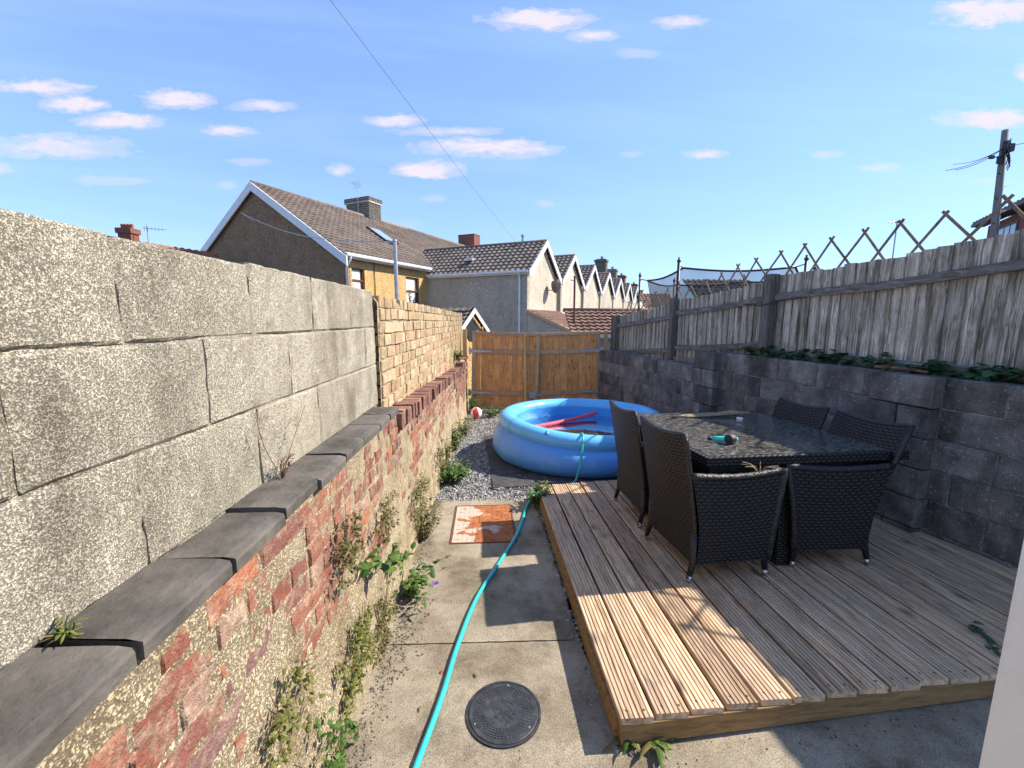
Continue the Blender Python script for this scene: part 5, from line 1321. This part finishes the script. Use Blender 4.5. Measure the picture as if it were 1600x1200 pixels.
# far left: chimney and orange roof seen over the block wall
fl = thing('far_left_house', 'red chimney and orange roof peeping over the block wall', 'house', (-12.5,19,-1))
s = Vector((0,2.0,1.0)).normalized(); b = MB(); tile_sheet(b, (-14.6,16.6,3.95), Vector((2.9,.0,-.42)).normalized(), 3.6, s, 1.7, .3, .28); part('roof', b, M['tile_orange'], fl, False, 'stuff')
b = MB(); b.box((-15.5,17.2,-1),(-11.2,21,3.9)); part('wall', b, M['roughcast_pale'], fl)
b = MB(); b.box((-14.95,18,3.5),(-14.45,18.4,5.12)); b.box((-15.0,17.95,4.98),(-14.40,18.45,5.18))
c_ = part('chimney', b, M['brick_chimney'], fl)
for q in range(4):
    b = MB(); b.lathe([(.055,0),(.05,.16),(.06,.18),(.04,.18)],(-14.90+.13*q,18.2,5.18),10); part('chimney_pot', b, M['tile_orange'], c_, True)
b = MB(); b.tube([(-13.95,18.2,4.6),(-13.95,18.2,5.35)],.02,5); b.tube([(-14.1,18.2,5.22),(-13.2,18.2,5.15)],.012,4)
for q in range(6): b.tube([(-14.05+.14*q,18.2,5.10),(-14.05+.14*q,18.2,5.30)],.008,4)
part('aerial', b, M['grey_pipe'], c_)

# right: trampoline, telegraph pole, houses
tr = thing('trampoline', 'trampoline with black posts and sagging dark net behind the fence', 'trampoline', (5.2,9.8,0.3))
tp = [(3.70,11.0,2.72),(3.84,9.0,2.82),(5.92,8.1,2.75),(7.0,9.3,2.72),(6.6,11.3,2.72),(5.1,12.2,2.70)]
for (x,y,z) in tp:
    b = MB(); b.tube([(x,y,-.2),(x,y,z)],.034 if (x,y)==(3.84,9.0) else .026,8); po_ = part('pole', b, M['black_metal'], tr, True)
    b = MB(); b.lathe([(0,.05),(.025,.035),(.02,.0),(.042,-.01),(.042,-.05)],(x,y,z+.02),10); part('cap', b, M['black_metal'], po_, True)
cx_, cy_ = 5.3, 10.1
tops = [(x+(cx_-x)*.10, y+(cy_-y)*.10, z-.14) for x,y,z in tp]
b = MB(); nb_ = MB(); N_ = len(tops)
for i in range(N_):
    p, q = Vector(tops[i]), Vector(tops[(i+1) % N_])
    b.tube([p+(q-p)*k_/8+Vector((0,0,-.07*sin(pi*k_/8))) for k_ in range(9)], .022, 6)
    b.tube([Vector(tp[i])+Vector((0,0,-.1)), p], .012, 5)
    def nf(u, v, p=p, q=q):
        tpt = p+(q-p)*u+Vector((0,0,-.07*sin(pi*u))); bt = Vector((tpt.x+(cx_-tpt.x)*.22, tpt.y+(cy_-tpt.y)*.22, .75)); return tuple(bt+(tpt-bt)*v)
    nb_.grid(nf, 8, 6)
part('rope', b, M['black_metal'], tr, True); part('net', nb_, M['net_mesh'], tr, True)
b = MB(); b.lathe([(0,0),(1.75,0),(1.75,-.06),(1.7,-.06)],(cx_,cy_,.75),32); part('bed', b, M['black_metal'], tr)
tg = thing('telegraph_pole', 'leaning grey timber telegraph pole above the fence at the right', 'telegraph pole', (14.45,12,-1))
b = MB(); b.tube([(14.45,12,-1),(14.17,12,3.96),(14.003,12,6.74)],[.10,.088,.072],12); sh_ = part('shaft', b, M['pole_wood'], tg, True)
b = MB(); b.box((13.92,11.86,6.10),(14.06,11.94,6.42)); b.box((14.05,11.88,6.16),(14.22,12.02,6.36)); b.box((13.88,11.9,5.86),(14.0,12.0,6.06)); b.tube([(13.92,11.9,6.35),(14.16,11.95,6.50)],.02,6)
for q in range(7): b.tube(spline([(14.03+U(-.1,.1),11.88,6.45-.05*q),(14.0+U(-.14,.14),11.82,6.25-.06*q),(14.05+U(-.06,.12),11.88,5.95-.05*q)],4),.011,5)
b.tube([(13.95,11.9,6.02),(13.62,11.85,5.98)],.014,5); b.box((13.50,11.82,5.94),(13.62,11.88,6.02))
part('junction_box', b, M['black_metal'], tg)
b = MB()
for q in range(8):
    z = 3.6+.33*q; x = 14.19-.06*(z-3.96); sg = 1 if q % 2 else -1; b.tube([(x+sg*.06,11.95,z),(x+sg*.19,11.95,z+.04)],.010,5)
part('step', b, M['black_metal'], tg)
for q,(ex,ey,ez_) in enumerate(((11.6,12.6,5.5),(12.2,13.0,5.3),(12.6,14,5.6),(21,6,7.5))):
    b = MB(); p_, q_ = Vector((13.95,11.9,6.25)), Vector((ex,ey,ez_)); q_ = p_+(q_-p_)*0.45 if q < 3 else q_
    b.tube([p_+(q_-p_)*k_/8+Vector((0,0,-.1*sin(pi*k_/8))) for k_ in range(9)], .008, 4); part('wire', b, M['wire_black'], tg)
bh = thing('brick_house', 'red brick house behind the telegraph pole at the right edge', 'house', (17.75,15.25,-1))
F0, F1 = Vector((17.75,15.25,0)), Vector((14.6,10.55,0)); fd = (F1-F0).normalized(); bk = Vector((0.831,-0.556,0)); up_ = Vector((0,0,1))
b = MB(); b.prism([F0-up_, F1-up_, F1-up_+bk*5, F0-up_+bk*5], (0,0,5.92)); part('wall', b, M['brick_chimney'], bh)
b = MB(); sl_ = (bk*3+up_*0.55).normalized(); tile_sheet(b, F0-fd*.25-bk*.35+up_*5.06, fd, 6.2, sl_, 4.0, .3, .28); part('roof', b, M['tile_grey'], bh, False, 'stuff')
b = MB(); b.beam(F0-fd*.25-bk*.33+up_*5.0, F1-bk*.33+up_*5.0, .12, .11); b.beam(F0-fd*.25-bk*.16+up_*4.95, F1-bk*.16+up_*4.95, .25, .03); part('gutter', b, M['black_metal'], bh)
b = MB(); w0 = F0+fd*1.02-bk*.02; b.prism([w0+up_*3.75, w0+fd*1.35+up_*3.75, w0+fd*1.35+up_*4.68, w0+up_*4.68], bk*.05); w_ = part('window', b, M['black_metal'], bh)
for a_ in (0.07, 0.50, 0.93):
    b = MB(); p0 = w0+fd*a_-bk*.012; b.prism([p0+up_*3.83, p0+fd*.35+up_*3.83, p0+fd*.35+up_*4.60, p0+up_*4.60], bk*.01); part('pane', b, M['skylight_glass'], w_)
dh = thing('dark_roof_house', 'dark roofed house seen through the trampoline net', 'house', (9.5,22,-1))
b = MB(); s = Vector((0,3,1.9)).normalized(); tile_sheet(b, (9.7,20,2.2), (1,0,0), 3.6, s, 2.7, .3, .28); part('roof', b, M['tile_grey'], dh, False, 'stuff')
b = MB(); b.box((9.9,20.3,-1),(13.1,24,2.1)); part('wall', b, M['roughcast_pale'], dh)
rh = thing('red_roof_house', 'distant house with red brown roof left of the trampoline', 'house', (9.5,31,-1))
b = MB(); s = Vector((0,3,1.6)).normalized(); tile_sheet(b, (10.3,29,2.2), (1,0,0), 2.4, s, 2.7, .3, .28); part('roof', b, M['tile_red'], rh, False, 'stuff')
b = MB(); b.box((10.5,29.3,-1),(12.5,33,2.2)); part('wall', b, M['roughcast_pale'], rh)
b = MB(); b.tube([(13.185,14,-1),(13.15,14,4.79)],.02,6); b.tube([(12.9,14,4.74),(13.4,14,4.74)],.012,4)
for q in range(5): b.tube([(12.95+.1*q,13.9,4.74),(12.95+.1*q,14.1,4.74)],.006,4)
single('tv_aerial', b, M['grey_pipe'], 'thin grey aerial mast above the fence left of the telegraph pole', 'aerial', (13.185,14,-1))
